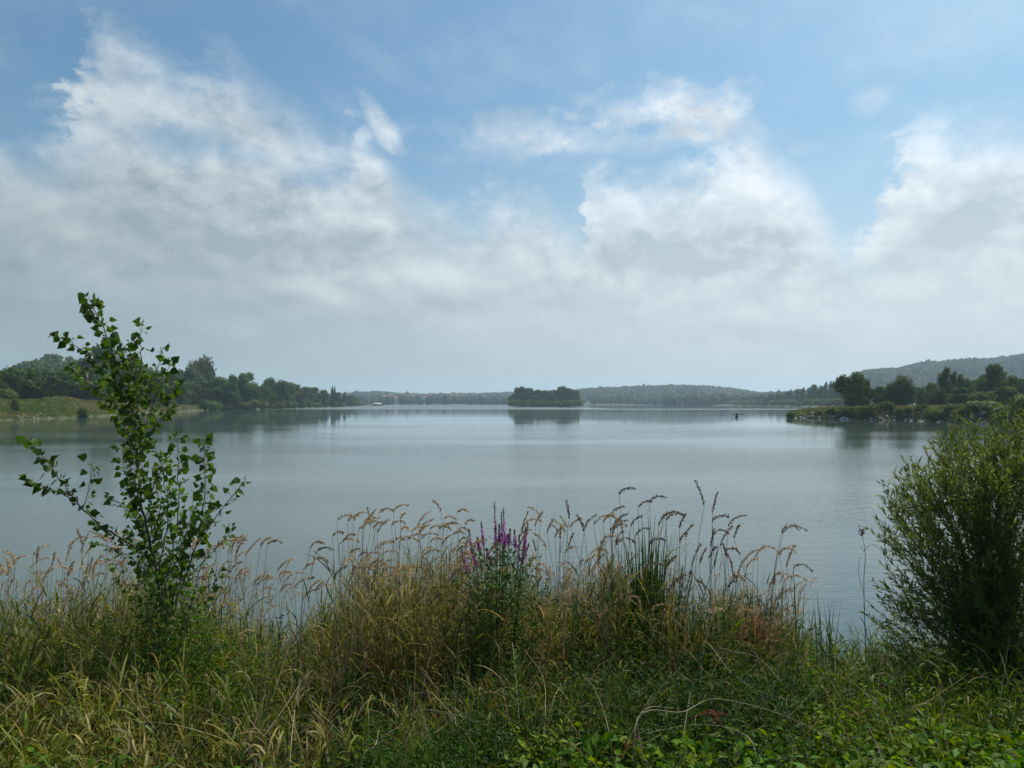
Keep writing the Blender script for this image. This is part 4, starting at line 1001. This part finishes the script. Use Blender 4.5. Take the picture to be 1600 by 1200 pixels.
def merge_leaves(mb, tmpl, items, col):
    co = np.zeros(len(tmpl.vertices) * 3); tmpl.vertices.foreach_get('co', co); co = co.reshape(-1, 3)
    fc_ = np.array([tuple(p.vertices) for p in tmpl.polygons])
    for s_, p1, e in items:
        mt = np.array(e.to_matrix()); mb.add(co @ mt.T * s_ + np.array(p1), fc_, np.array(col) * lr.uniform(.7, 1.3))
merge_leaves(lmb, PL[1], [(s_, p1, aim(d, (lr.gauss(0, 1), lr.gauss(0, 1), lr.gauss(0, .7)))) for s_, p0, p1, d in leaves[300:]], (.075, .135, .025))
if lmb.n: tag(lmb.build('leaves', M_leafc, pop), kind='stuff')

# willow bush at the right ---------------------------------------------------
WY = 5.2
wb = link('willow_bush', None, loc=(X(1545, WY), WY, float(bank_z(X(1545, WY), WY)))); tag(wb, 'dense narrow-leaved willow bush at the right edge of the bank', 'bush')
wo_ = wb.location.copy()
tips = [(1395, 735), (1392, 800), (1400, 770), (1400, 860), (1410, 905), (1405, 935), (1425, 760), (1430, 715), (1442, 730), (1455, 690), (1470, 672), (1490, 700), (1500, 668), (1520, 655), (1535, 700), (1545, 668), (1558, 648), (1575, 672),
        (1590, 655), (1610, 668), (1630, 690), (1650, 680), (1680, 700), (1700, 740), (1720, 790), (1735, 850), (1480, 760), (1510, 740), (1450, 800), (1440, 860), (1460, 900), (1490, 830), (1530, 780), (1560, 740), (1590, 760), (1600, 720),
        (1620, 800), (1650, 850), (1570, 860), (1520, 880), (1480, 930), (1430, 940), (1550, 930), (1600, 920), (1680, 900), (1505, 690), (1415, 830), (1425, 880), (1600, 840), (1640, 760), (1465, 735), (1575, 700)]
wl = []; 
for i, (px, row) in enumerate(tips + [(a + lr.uniform(-25, 25), b_ + lr.uniform(0, 40)) for a, b_ in tips]):
    yy_ = WY + lr.uniform(-.55, .6) * (1 - .5 * abs(px - 1545) / 200)
    tip = P(max(px, 1392), row, yy_) - wo_; b0 = Vector((lr.uniform(-.14, .14), lr.uniform(-.14, .14), 0))
    mid = b0.lerp(tip, .5) + Vector((tip.x * -.16, tip.y * -.1, .10 * tip.length)); 
    sp_ = spline([b0, mid, tip], 9); mb = MB(); tube(mb, sp_, np.linspace(.007, .0012, len(sp_)), 5)
    def along(pts_, a0, step, big):
        tot = 0
        for k in range(len(pts_) - 1):
            L_ = (pts_[k + 1] - pts_[k]).length; tn = (pts_[k + 1] - pts_[k]).normalized(); u = k / (len(pts_) - 1)
            if u < a0: continue
            for q in range(max(1, int(L_ / step))):
                p0 = pts_[k].lerp(pts_[k + 1], lr.random()); out = Vector((lr.gauss(0, 1), lr.gauss(0, 1), lr.gauss(0, .8))).normalized()
                d = (tn * .9 + out * .75).normalized(); wl.append((big * lr.uniform(.6, 1.25), p0, d))
    along(sp_, .3, .016, .055)
    for s2 in range(8):
        u = lr.uniform(.28, .92); k = int(u * (len(sp_) - 2)); p0 = sp_[k]; tn = (sp_[k + 1] - sp_[k]).normalized()
        o_ = Vector((lr.gauss(0, 1), lr.gauss(0, 1), lr.gauss(0, .6) + .25)).normalized(); ln = lr.uniform(.16, .38)
        q1 = p0 + (tn * .6 + o_ * .7).normalized() * ln * .5; q2 = q1 + (tn * .9 + o_ * .4 + Vector((0, 0, .25))).normalized() * ln * .5
        tw = spline([p0, q1, q2], 4); tube(mb, tw, np.linspace(.0022, .0008, len(tw)), 3, cap=False); along(tw, .1, .013, .052)
    mb.build('branch', M_bark, wb, True)
dome_c = np.array([X(1580, WY), WY + .1, 1.92]); dome_r = np.array([.82, .78, 1.16])
mb = MB()
for k in range(1500):
    d_ = unit(np.array([lr.gauss(0, 1), lr.gauss(0, 1), lr.gauss(0.15, .9)])); rr = lr.uniform(.62, .97) if k % 3 else lr.uniform(.92, 1.04)
    if d_[2] < 0: d_[:2] /= max(.35, math.sqrt(1 - d_[2] ** 2)) ** .8
    p0 = dome_c + d_ * dome_r * rr
    if p0[2] < float(bank_z(p0[0], p0[1])) + .25: continue
    if vnoise(p0[0] * 6, p0[2] * 6 + p0[1] * 3, 55) > .45: continue
    p0 = Vector(p0) - wo_; o_ = (Vector(d_) * .7 + Vector((lr.gauss(0, .35), lr.gauss(0, .35), .55))).normalized(); ln = lr.uniform(.14, .30)
    tw = spline([p0 - o_ * ln * .6, p0, p0 + (o_ + Vector((0, 0, .3))).normalized() * ln * .4], 4); tube(mb, tw, np.linspace(.0018, .0007, len(tw)), 3, cap=False); along(tw, 0, .010, .054)
tag(mb.build('twigs', M_bark, wb), kind='stuff')
wl.sort(key=lambda q: -q[0] - .25 * (-q[1].y))
for k, (s_, p0, d) in enumerate(wl[:300]): link('leaf', WL[k % 2], wb, loc=p0, rot=aim(d, (lr.gauss(0, 1), lr.gauss(0, 1), 1)), scale=(s_, s_, s_))
rest = wl[300:]; mb = MB(); pos = np.array([tuple(q[1]) for q in rest]); dd = np.array([tuple(q[2]) for q in rest]); ss = np.array([q[0] for q in rest])
leaf_cards(mb, pos, dd, ss, ss * .22, np.array([.11, .15, .036]) * rng.uniform(.7, 1.35, (len(rest), 1)))
tag(mb.build('foliage', M_leafc, wb), kind='stuff'); print('willow leaves', len(wl), 'poplar', len(leaves))

# purple loosestrife ----------------------------------------------------------
LY = 5.0
lo = link('loosestrife_plant', None, loc=(X(778, LY), LY, float(bank_z(X(778, LY), LY)))); tag(lo, 'clump of purple loosestrife with upright magenta flower spikes among the grasses', 'flowering plant')
l0 = lo.location.copy()
spikes = [((555, 30), (568, 440)), ((640, 78), (652, 430)), ((620, 120), (632, 430)), ((430, 210), (455, 440)), ((315, 280), (350, 540)), ((395, 355), (415, 500)), ((600, 240), (606, 420)), ((702, 280), (688, 430)),
          ((742, 285), (752, 470)), ((845, 255), (838, 490)), ((870, 225), (812, 620)), ((245, 450), (300, 690)), ((340, 470), (385, 640)), ((565, 250), (580, 520)), ((790, 340), (772, 600)), ((680, 330), (640, 460)), ((880, 420), (800, 640)), ((480, 460), (510, 580))]
for i, (a, b_) in enumerate(spikes):
    dyy = lr.uniform(-.16, .16); tp = P(680 + a[0] / 6, 780 + a[1] / 6, LY + dyy) - l0; bs = P(680 + b_[0] / 6, 780 + b_[1] / 6, LY + dyy) - l0
    g0 = Vector((bs.x * .25, bs.y * .3, .0)); mb = MB(); sp_ = spline([g0, g0.lerp(bs, .55) + Vector((0, 0, .05)), bs, bs.lerp(tp, .5) + Vector((lr.uniform(-.008, .008), 0, 0)), tp], 5); tube(mb, sp_, np.linspace(.004, .0012, len(sp_)), 5)
    st = mb.build('stem', M_nettle, lo, True)
    n = 200; u = rng.uniform(0, 1, n) ** .8; ax = np.array(tp - bs); pos = np.array(bs) + ax * (u * .80)[:, None]
    rad = np.interp(u, [0, .1, .7, 1], [.010, .013, .010, .003]); d = unit(rng.normal(size=(n, 3)) * [1, 1, .35]); mb = MB()
    leaf_cards(mb, pos + d * rad[:, None] * .3, d + [0, 0, .3], rad * 1.0, rad * .7, (1, 1, 1)); mb.build('flower_spike', M_petal, st)
    n = 70; u = rng.uniform(.74, 1.0, n); pos = np.array(bs) + ax * u[:, None]; d = unit(rng.normal(size=(n, 3)) * [1, 1, .3] + [0, 0, .6]); mb = MB()
    leaf_cards(mb, pos, d, .010, .005, (.11, .10, .05)); mb.build('bud_tip', M_leafc, st)
n = 2300; mb = MB(); u = rng.uniform(0, 1, n); px = rng.normal(778, 27, n) + 10 * np.sin(u * 9); row = 862 + 210 * u ** 1.1 + rng.normal(0, 12, n) + ((px - 778) / 44) ** 2 * 14
y = LY + rng.normal(0, .16, n); V = np.stack([(px - 800) / F * y, y, H - (row - 630) / F * y], -1) - np.array(l0)
d = unit(np.stack([rng.normal(0, .8, n) + (px - 778) * .012, rng.normal(0, .8, n), rng.uniform(-.1, 1, n)], -1)); V = V[:, :]
leaf_cards(mb, V, d, .055 * rng.uniform(.6, 1.2, n), .014 * rng.uniform(.7, 1.2, n), np.array([.05, .10, .028]) * rng.uniform(.65, 1.35, (n, 1)))
tag(mb.build('leaves', M_leafc, lo), kind='stuff')

# seed-headed grass stems -------------------------------------------------------
M_seed = material('seed_head', (.42, .33, .20), .8, .3, 40, trans=.25, objvar=.3)
M_seedd = material('dark_seed_head', (.17, .13, .08), .8, .3, 40, trans=.15, objvar=.3)
def culm(px, row, y, droop, hl, hr_, dark, label, group, lean=None):
    """stem whose highest point shows on (px,row); head bends sideways by droop"""
    apex = P(px, row, y); bx = apex.x + (lean if lean is not None else -.08 * droop + lr.gauss(0, .05)); by = y + lr.uniform(-.08, .08)
    root = link('reed_stem', None, loc=(bx, by, float(bank_z(bx, by)))); tag(root, label, 'grass stem', group, 'thing'); o_ = root.location
    top_ = apex - o_; hd = Vector((math.copysign(1, droop), lr.gauss(0, .5), 0)).normalized(); dr = min(1.0, abs(droop))
    hd_pts = [Vector((0, 0, 0))]; th = .12 + .25 * dr; L_ = 0
    for k in range(7): 
        th += dr * 2.0 / 7; hd_pts.append(hd_pts[-1] + (hd * math.sin(th) + Vector((0, 0, math.cos(th)))) * hl / 7)
    zmax = max(q.z for q in hd_pts); xm = max(hd_pts, key=lambda q: q.z)
    s0 = top_ - xm; hd_pts = [s0 + q for q in hd_pts]
    sp_ = spline([Vector((0, 0, -.03)), Vector((s0.x * .12, s0.y * .1, s0.z * .4)), Vector((s0.x * .5, s0.y * .5, s0.z * .78)), s0], 4)
    mb = MB(); tube(mb, sp_ + hd_pts[1:], np.linspace(.0022, .0009, len(sp_) + 7), 3, cap=False); mb.build('stem', M_cane if not dark else M_grass_dark, root)
    n = 90; ii = rng.uniform(0, 6.9, n); A = np.array([tuple(q) for q in hd_pts]); i0 = ii.astype(int); fr = (ii - i0)[:, None]; pos = A[i0] * (1 - fr) + A[np.minimum(i0 + 1, 7)] * fr
    tn = unit(A[np.minimum(i0 + 1, 7)] - A[i0]); rad = hr_ * np.interp(ii / 7, [0, .15, .6, 1], [.5, 1, .85, .25])[:, None]
    d = unit(tn * 1.3 + rng.normal(size=(n, 3)) * .6 + [0, 0, -.25 * dr]); mb = MB()
    leaf_cards(mb, pos + unit(rng.normal(size=(n, 3))) * rad * .6, d, .019 * rng.uniform(.7, 1.3, n), .006, (1, 1, 1)); mb.build('seed_head', M_seedd if dark else M_seed, root)
    nb = lr.choice([0, 1, 1, 2]); 
    for q in range(nb):
        mb = MB(); f_ = lr.uniform(.35, .75); k = int(f_ * (len(sp_) - 1)); c_ = PAL[[0, 1, 3, 6][lr.randrange(4)]] if not dark else PAL[0]
        ribbons(mb, np.array([tuple(sp_[k])]), np.array([lr.uniform(0, 6.28)]), np.array([lr.uniform(.2, .6)]), np.array([lr.uniform(.3, 1.6)]), np.array([lr.uniform(.16, .34)]), np.array([.008]), np.array([c_]), K=5)
        mb.build('blade', M_grass, root)
M_grass_dark = material('green_stem', (.055, .075, .028), .6, .3, 14)
exp_ = [(1087, 752, -.15, .17, 'tallest of the dark seed-headed stems above the bulrush clump, tip nearly straight'), (1121, 770, .10, .15, 'second tallest dark stem, straight, right of the tallest one'),
        (1166, 805, .6, .16, 'dark seed-headed stem leaning right, apart from the others'), (1236, 820, 1.0, .20, 'long stem arching far right over the water, upper of two'), (1243, 822, .9, .18, 'long stem arching right over the water, lower of two'),
        (1256, 882, 1.0, .17, 'low drooping stem furthest right before the open water'), (984, 762, .8, .13, 'dark hooked stem at the left edge of the bulrush clump'), (1014, 783, .7, .13, 'hooked stem over the middle of the bulrush clump'), (1032, 775, .8, .14, 'stem bent right at the top of the bulrush clump'),
        (885, 782, -.05, .13, 'lone straight stem halfway between the purple flowers and the bulrushes'), (902, 805, -.2, .12, 'short straight stem right of the lone one'), (827, 792, -.5, .13, 'stem bending left above the right purple spikes'),
        (574, 793, -.05, .15, 'lone upright stem at the left end of the golden clump'), (632, 788, .8, .14, 'highest curved stem of the golden clump'), (676, 782, -.4, .12, 'slim stem left-leaning above the golden clump'), (500, 846, .8, .2, 'dark stem leaning right before the golden clump'),
        (508, 855, .9, .16, 'dark stem beneath the leaning one left of the golden clump'), (1053, 800, .9, .16, 'stem bent right at the right shoulder of the bulrush clump'), (1072, 802, .2, .12, 'straight stem right of the bulrush clump'), (1128, 828, 1.0, .13, 'hooked stem below the two tallest dark stems'),
        (1130, 805, .8, .13, 'curved stem between the two tallest stems and the leaning one')]
for px, row, dr, hl, lab in exp_: culm(px, row, 5.2 + lr.uniform(-.2, .3), dr, hl, .0065, px > 860 or px in (500, 508), lab, None, lean=-.18 if px in (1166, 1236, 1243, 1256, 500, 508) else None)
zones = [(-60, 62, 850, 905, 12, -.2, .8, False, 'pale seed-headed grass stem at the far left edge beside the water', 'pale stems at the left edge'),
         (60, 215, 826, 892, 34, -.1, .8, False, 'pale feathery seed-headed stem left of the poplar sapling', 'seed-headed stems left of the sapling'),
         (285, 432, 835, 905, 36, .6, .5, False, 'pale seed-headed stem right of the poplar sapling', 'seed-headed stems right of the sapling'),
         (432, 530, 870, 935, 12, .7, .3, False, 'short seed-headed stem in the gap left of the golden clump', 'short stems in the gap'),
         (530, 742, 794, 890, 66, .75, .3, False, 'golden seed-headed stem in the clump left of the purple flowers', 'golden stems of the central clump'),
         (700, 840, 830, 900, 14, .5, .6, False, 'straw coloured seed-headed stem mingled with the purple flowers', 'stems among the purple flowers'),
         (825, 965, 800, 890, 34, .2, .8, False, 'thin straw stem between purple flowers and bulrush clump', 'thin stems right of the flowers'),
         (965, 1062, 790, 880, 15, .6, .5, True, 'dark seed-headed stem rising through the bulrush clump', 'dark stems in the bulrush clump'),
         (1062, 1170, 815, 905, 18, .4, .6, True, 'dark slender seed-headed stem right of the bulrush clump', 'dark stems right of the bulrushes'),
         (1140, 1250, 850, 930, 14, .6, .5, False, 'straw stem around the dried brown clump', 'stems at the dried brown clump')]
for a, b_, r0, r1, n, m_, s_, dk, lab, gp in zones:
    for k in range(n):
        hq = lr.random() ** 1.1; dq = max(-1, min(1, lr.gauss(m_, s_ * .6)))
        lb = ('tall ' if hq < .33 else 'middling ' if hq < .66 else 'short ') + lab.replace('short ', '') + (', nodding right' if dq > .35 else ', nodding left' if dq < -.2 else ', nearly upright')
        culm(lr.uniform(a, b_), r0 + (r1 - r0) * hq, lr.uniform(4.7, 5.9), dq, lr.uniform(.09, .18), lr.uniform(.005, .0085), dk, lb, gp)

# the thick of the seed-headed grass: more stems than anyone could count
def culm_mass(name, label, n, pa, pb, r0, r1, seed):
    r = np.random.default_rng(seed); st = MB(); px = r.uniform(pa, pb, n); row = r0 + (r1 - r0) * r.uniform(0, 1, n) ** .8; y = r.uniform(4.7, 6.1, n)
    x = (px - 800) / F * y; ztop = H - (row - 630) / F * y; zb = bank_z(x, y); L_ = np.maximum(ztop - zb, .3)
    azm = r.normal(.2, 1.0, n); lean = r.uniform(0, .13, n); bend = r.uniform(0, .3, n)
    col = np.array([[.30, .24, .10], [.16, .16, .05], [.08, .11, .025], [.36, .29, .15]])[r.integers(0, 4, n)] * r.uniform(.7, 1.2, (n, 1))
    base = np.stack([x, y, zb], -1); K = 6
    ribbons(st, base, azm, lean, bend, L_, np.full(n, .0042), col, K=K)
    V = st.v[0].reshape(n, K + 1, 2, 3).mean(2); tip = V[:, -2]; d0 = unit(V[:, -2] - V[:, -3])
    m_ = 34; b_ = np.repeat(np.arange(n), m_); u = np.tile(np.linspace(0, 1, m_), n); hl = r.uniform(.08, .16, n)[b_]; hd = np.stack([np.cos(azm), np.sin(azm) * .6, 0 * azm], -1)[b_]; dr = r.uniform(.1, 1, n)[b_]
    pos = tip[b_] + d0[b_] * (hl * u)[:, None] + hd * (hl * dr * u ** 2 * .7)[:, None] - np.array([0, 0, 1]) * (hl * dr * u ** 2 * .75)[:, None]
    dd = unit(d0[b_] + hd * (u * dr)[:, None] + r.normal(size=(len(b_), 3)) * .55); hc = np.array([.42, .32, .18]) * r.uniform(.6, 1.15, (n, 1))
    mb = MB(); leaf_cards(mb, pos + r.normal(size=(len(b_), 3)) * .003, dd, .018, .0055, hc[b_]); st.v += mb.v; st.c += mb.c; st.f += [f + st.n for f in mb.f]; st.n += mb.n
    tag(st.build(name, M_grass), label, 'grass', kind='stuff')
culm_mass('seeding_grass', 'thicket of pale seeding grass either side of the poplar sapling', 150, -40, 440, 850, 930, 1)
culm_mass('seeding_grass', 'thicket of golden seeding grass left of the purple flowers', 150, 530, 760, 815, 910, 2)
culm_mass('seeding_grass', 'thin straw seeding grass between the purple flowers and the bulrushes', 120, 820, 980, 830, 920, 3)
culm_mass('seeding_grass', 'seeding grass round the bulrushes and the dried brown clump', 90, 980, 1240, 860, 940, 4)

# bulrush clumps ----------------------------------------------------------------
def bulrush(pxc, spread, rows, n, y, label, colr, fan=0.0, wid=.012):
    x0 = X(pxc, y); root = link('bulrush', None, loc=(x0, y, float(bank_z(x0, y)))); tag(root, label, 'bulrush'); o_ = root.location
    for k in range(n):
        q = lr.gauss(0, .45); px = pxc + spread * q + fan * lr.random(); row = rows[0] + (rows[1] - rows[0]) * min(1, lr.random() + .35 * abs(q)); tp = P(px, row, y + lr.uniform(-.2, .2)) - o_
        bs = Vector((tp.x * .35 + lr.gauss(0, .03), lr.gauss(0, .05), -.02)); ax = tp - bs; L_ = ax.length; az_ = math.atan2(ax.y, ax.x); ln = math.acos(ax.z / L_); bd = lr.uniform(0, .35)
        mb = MB(); ribbons(mb, np.array([tuple(bs)]), np.array([az_]), np.array([max(0, ln - bd * .4)]), np.array([bd]), np.array([L_]), np.array([wid * lr.uniform(.7, 1.3)]), np.array([colr]) * lr.uniform(.7, 1.3), K=6, power=2, roll=np.array([lr.uniform(-.5, .5)]))
        mb.build('leaf', M_grass, root)
bulrush(1012, 100, (788, 890), 100, 5.4, 'clump of upright dark green bulrush leaves right of the purple flowers', (.024, .058, .014), wid=.017)
bulrush(1225, 26, (850, 930), 9, 5.4, 'few broad green blades leaning right beside the dried brown clump', (.05, .10, .03), 26, .016)
bulrush(1290, 48, (905, 960), 14, 5.6, 'small spiky reed shoots in the gap left of the willow bush', (.05, .085, .035))
bulrush(915, 26, (845, 900), 8, 5.4, 'few green blades between the thin straw stems', (.045, .085, .02), 10, .010)
bulrush(1165, 40, (905, 960), 10, 5.2, 'green blades at the foot of the dried brown clump', (.045, .085, .02), 10, .010)
# dried brown tussock
bt = link('dried_tussock', None, loc=(X(1172, 5.3), 5.3, float(bank_z(X(1172, 5.3), 5.3)))); tag(bt, 'rust brown dried grass tussock leaning in the gap right of the bulrushes', 'grass tussock')
n = 420; mb = MB(); base = np.stack([rng.normal(0, .07, n), rng.normal(0, .07, n), rng.uniform(.35, .72, n)], -1)
ribbons(mb, base, rng.normal(0, 1.3, n), rng.uniform(0, .8, n), rng.uniform(0, 1.8, n), rng.uniform(.12, .36, n), rng.uniform(.003, .007, n), np.array([.24, .13, .06]) * rng.uniform(.6, 1.5, (n, 1)), K=4)
tag(mb.build('blades', M_grass, bt), kind='stuff')
mb = MB()
for k in range(24): tube(mb, [(lr.gauss(0, .05), lr.gauss(0, .05), -.02), (lr.gauss(0, .06), lr.gauss(0, .06), .4), (lr.gauss(.03, .10), lr.gauss(0, .1), lr.uniform(.7, .95))], .0022, 3)
tag(mb.build('stems', M_cane, bt), kind='stuff')

# nettles and brambles ------------------------------------------------------------
def nettle(x, y, h, label, big=1.0, n=7):
    root = link('nettle', None, loc=(x, y, float(bank_z(x, y))), rot=(lr.gauss(0, .12), lr.gauss(0, .12), lr.uniform(0, 6.28))); tag(root, label, 'nettle', 'nettles and brambles in the foreground')
    mb = MB(); tube(mb, [(0, 0, -.02), (.01, 0, h * .5), (0, .01, h)], [.003, .0025, .0012], 4); mb.build('stem', M_nettle, root)
    for k in range(n):
        z = h * (1 - .13 * k - .01); a0 = k * PI / 2 + lr.gauss(0, .15); sz = (.035 + .013 * min(k, 4)) * big
        for s_ in (0, PI):
            a = a0 + s_; d = Vector((math.cos(a), math.sin(a), .45 - .16 * k)); p = Vector((math.cos(a), math.sin(a), .25)) * .012 + Vector((0, 0, z))
            q = sz * lr.uniform(.8, 1.15); link('leaf', NL[lr.randrange(2)], root, loc=p, rot=aim(d, (0, 0, 1)), scale=(q, q, q))
nz = 0
for k in range(400):
    if nz >= 96: break
    px = lr.uniform(730, 1640) if k % 5 else lr.uniform(-20, 420); y = lr.uniform(2.55, 3.25) if px < 1250 else lr.uniform(2.55, 3.9); x = X(px, y)
    if px < 1240 and px > 500 and y > 3.0: continue
    reg = ('in the lower left corner grass' if px < 200 else 'in the left foreground below the poplar sapling' if px < 500 else 'at the bottom edge beside the feathery herbs' if px < 850 else 'at the bottom edge below the hanging pale stalk' if px < 1000 else
           'at the bottom edge under the long arching cane' if px < 1120 else 'by the rust red withered fern' if px < 1230 else 'below the dead flower stalk' if px < 1380 else 'below the willow bush' if px < 1500 else 'in the lower right corner')
    reg += ', nearer the water' if y > 3.1 else ', close to the bottom edge' if 'edge' not in reg else ''
    big = 1.35 if lr.random() < .35 else 1.0
    nettle(x, y, lr.uniform(.26, .42), ('large' if big > 1 else 'small') + f'-leaved nettle {reg}', big, 5); nz += 1

# bare canes and dead stalks ---------------------------------------------------------
canes = [([(1065, 1165, 3.3), (1085, 1080, 3.5), (1095, 1058, 3.5)], .0035, 'pale bare upright cane before the dark gap'),
         ([(1000, 1130, 3.2), (1060, 1115, 3.3), (1130, 1105, 3.4), (1210, 1120, 3.3), (1290, 1150, 3.2)], .004, 'long pale cane arching low over the nettles'),
         ([(1100, 1005, 4.4), (1150, 1050, 4.1), (1200, 1085, 3.9), (1250, 1110, 3.7)], .004, 'pale cane slanting down to the right in the dark gap'),
         ([(1110, 1030, 4.3), (1150, 1020, 4.2), (1190, 1035, 4.0), (1225, 1070, 3.8)], .003, 'thin arching cane above the dark gap'),
         ([(990, 1150, 3.1), (1010, 1110, 3.3), (1050, 1108, 3.4)], .003, 'short curved cane hooked to the left at the bottom'),
         ([(660, 1085, 3.6), (700, 1110, 3.4), (715, 1130, 3.3)], .003, 'thin pale stalk over the feathery herbs'),
         ([(565, 1200, 2.9), (585, 1160, 3.0), (594, 1138, 3.1)], .0035, 'pale straight stalk at the bottom left of the herbs'),
         ([(60, 960, 4.4), (140, 1010, 4.1), (200, 1060, 3.9)], .003, 'straw stalk slanting down left of the sapling base'),
         ([(460, 1180, 3.1), (462, 1110, 3.3), (465, 1060, 3.4)], .004, 'upright rusty brown stalk left of the dark hollow'),
         ([(1180, 1190, 2.9), (1150, 1140, 3.1), (1090, 1130, 3.2), (1010, 1150, 3.1)], .003, 'grey cane bowing left over the nettles'),
         ([(800, 1010, 4.4), (806, 1080, 3.8), (815, 1140, 3.5)], .0025, 'thin pale stalk hanging below the purple flowers'),
         ([(855, 1140, 3.4), (845, 1060, 3.8), (820, 1020, 4.1)], .0025, 'thin grey stalk right of the hanging pale one'),
         ([(960, 1160, 3.2), (925, 1080, 3.6), (905, 1040, 3.9)], .0025, 'grey stalk leaning left in the central undergrowth')]
for pts_, r0, lab in canes:
    pw = [P(*q) for q in pts_]; b0 = pw[0].copy(); root = link('dry_cane', None, loc=b0); tag(root, lab, 'dead stalk')
    first = [Vector((pw[0].x, pw[0].y, float(bank_z(pw[0].x, pw[0].y))))] if (pw[0].z - float(bank_z(pw[0].x, pw[0].y))) > .08 else []
    sp_ = spline([q - b0 + Vector((lr.gauss(0, .012), lr.gauss(0, .02), lr.gauss(0, .012))) * (1 if w0 else 0) for w0, q in enumerate(first + pw)], 6); mb = MB(); tube(mb, sp_, np.linspace(r0 * .62, r0 * .28, len(sp_)), 5); mb.build('stem', M_cane, root, True)
    mb = MB()
    for k in range(3):
        i = lr.randrange(2, len(sp_) - 1); e = Vector((lr.gauss(0, .05), lr.gauss(0, .05), lr.uniform(.02, .09))); tube(mb, [sp_[i], sp_[i] + e], [r0 * .4, r0 * .2], 3)
    mb.build('side_twig', M_cane, root)
# tall dead flower stalk in front of the water at right
ds_ = link('dead_flower_stalk', None, loc=(X(1352, 5.0), 5.0, float(bank_z(X(1352, 5.0), 5.0)))); tag(ds_, 'tall thin dead stalk with a shrivelled dark head against the water', 'dead stalk'); o_ = ds_.location
mb = MB(); sp_ = spline([Vector((0, 0, -.03)), P(1350, 930, 5.0) - o_, P(1352, 870, 5.0) - o_, P(1347, 832, 5.0) - o_], 5); tube(mb, sp_, np.linspace(.003, .0014, len(sp_)), 5); mb.build('stem', M_grass_dark, ds_)
mb = MB(); c_ = np.array(P(1347, 830, 5.0) - o_); n = 60; d = unit(rng.normal(size=(n, 3)) + [0, 0, -.2]); leaf_cards(mb, c_ + d * .004 + rng.normal(size=(n, 3)) * [.004, .004, .014], d, .018, .008, (.09, .06, .035)); mb.build('dead_head', M_leafc, ds_)
for a in ([(1350, 862), (1362, 850), (1378, 862), (1392, 890)], [(1350, 930), (1342, 900), (1343, 870)], [(1350, 862), (1344, 852)]):
    mb = MB(); tube(mb, spline([P(q[0], q[1], 5.0) - o_ for q in a], 4), .0014, 4); mb.build('side_branch', M_grass_dark, ds_)
# dead rust-coloured bracken scrap in the nettles
rf_ = link('dead_fern', None, loc=P(1112, 1112, 3.35)); tag(rf_, 'rust red withered fern frond among the bare canes', 'dead fern')
for k in range(4):
    n = 90; u = rng.uniform(0, 1, n); a = k * 1.5 + .4; ax = np.array([math.cos(a), math.sin(a) * .6, .1 - .35]); mb = MB(); pos = u[:, None] * ax * .11; d = unit(rng.normal(size=(n, 3)) * [1, 1, .5] + ax * .6)
    leaf_cards(mb, pos, d, .022 * (1.1 - u), .006, np.array([.13, .055, .028])); mb.build('frond', M_leafc, rf_)
# lone light green upright weed (mullein-like) in the middle
for px, r0, r1, y, lab in ((806, 1015, 1120, 4.0, 'slim pale green leafy spire in the middle undergrowth'), (1262, 1010, 1100, 4.0, 'bright green leafy spire left of the willow foot')):
    x0 = X(px, y); root = link('leafy_spire', None, loc=(x0, y, float(bank_z(x0, y)))); tag(root, lab, 'weed'); hh = P(px, r0, y).z - root.location.z
    mb = MB(); tube(mb, [(0, 0, 0), (.01, 0, hh * .5), (0, 0, hh)], [.004, .003, .001], 5); mb.build('stem', M_nettle, root)
    n = 110; u = rng.uniform(.25, 1, n); a = rng.uniform(0, 6.28, n); d = np.stack([np.cos(a), np.sin(a), np.full(n, .9)], -1); mb = MB(); leaf_cards(mb, np.stack([u * 0, u * 0, u * hh], -1), d, .06 * (1.2 - u * .7), .014, np.array([.10, .17, .04]) * rng.uniform(.8, 1.2, (n, 1))); tag(mb.build('leaves', M_leafc, root), kind='stuff')
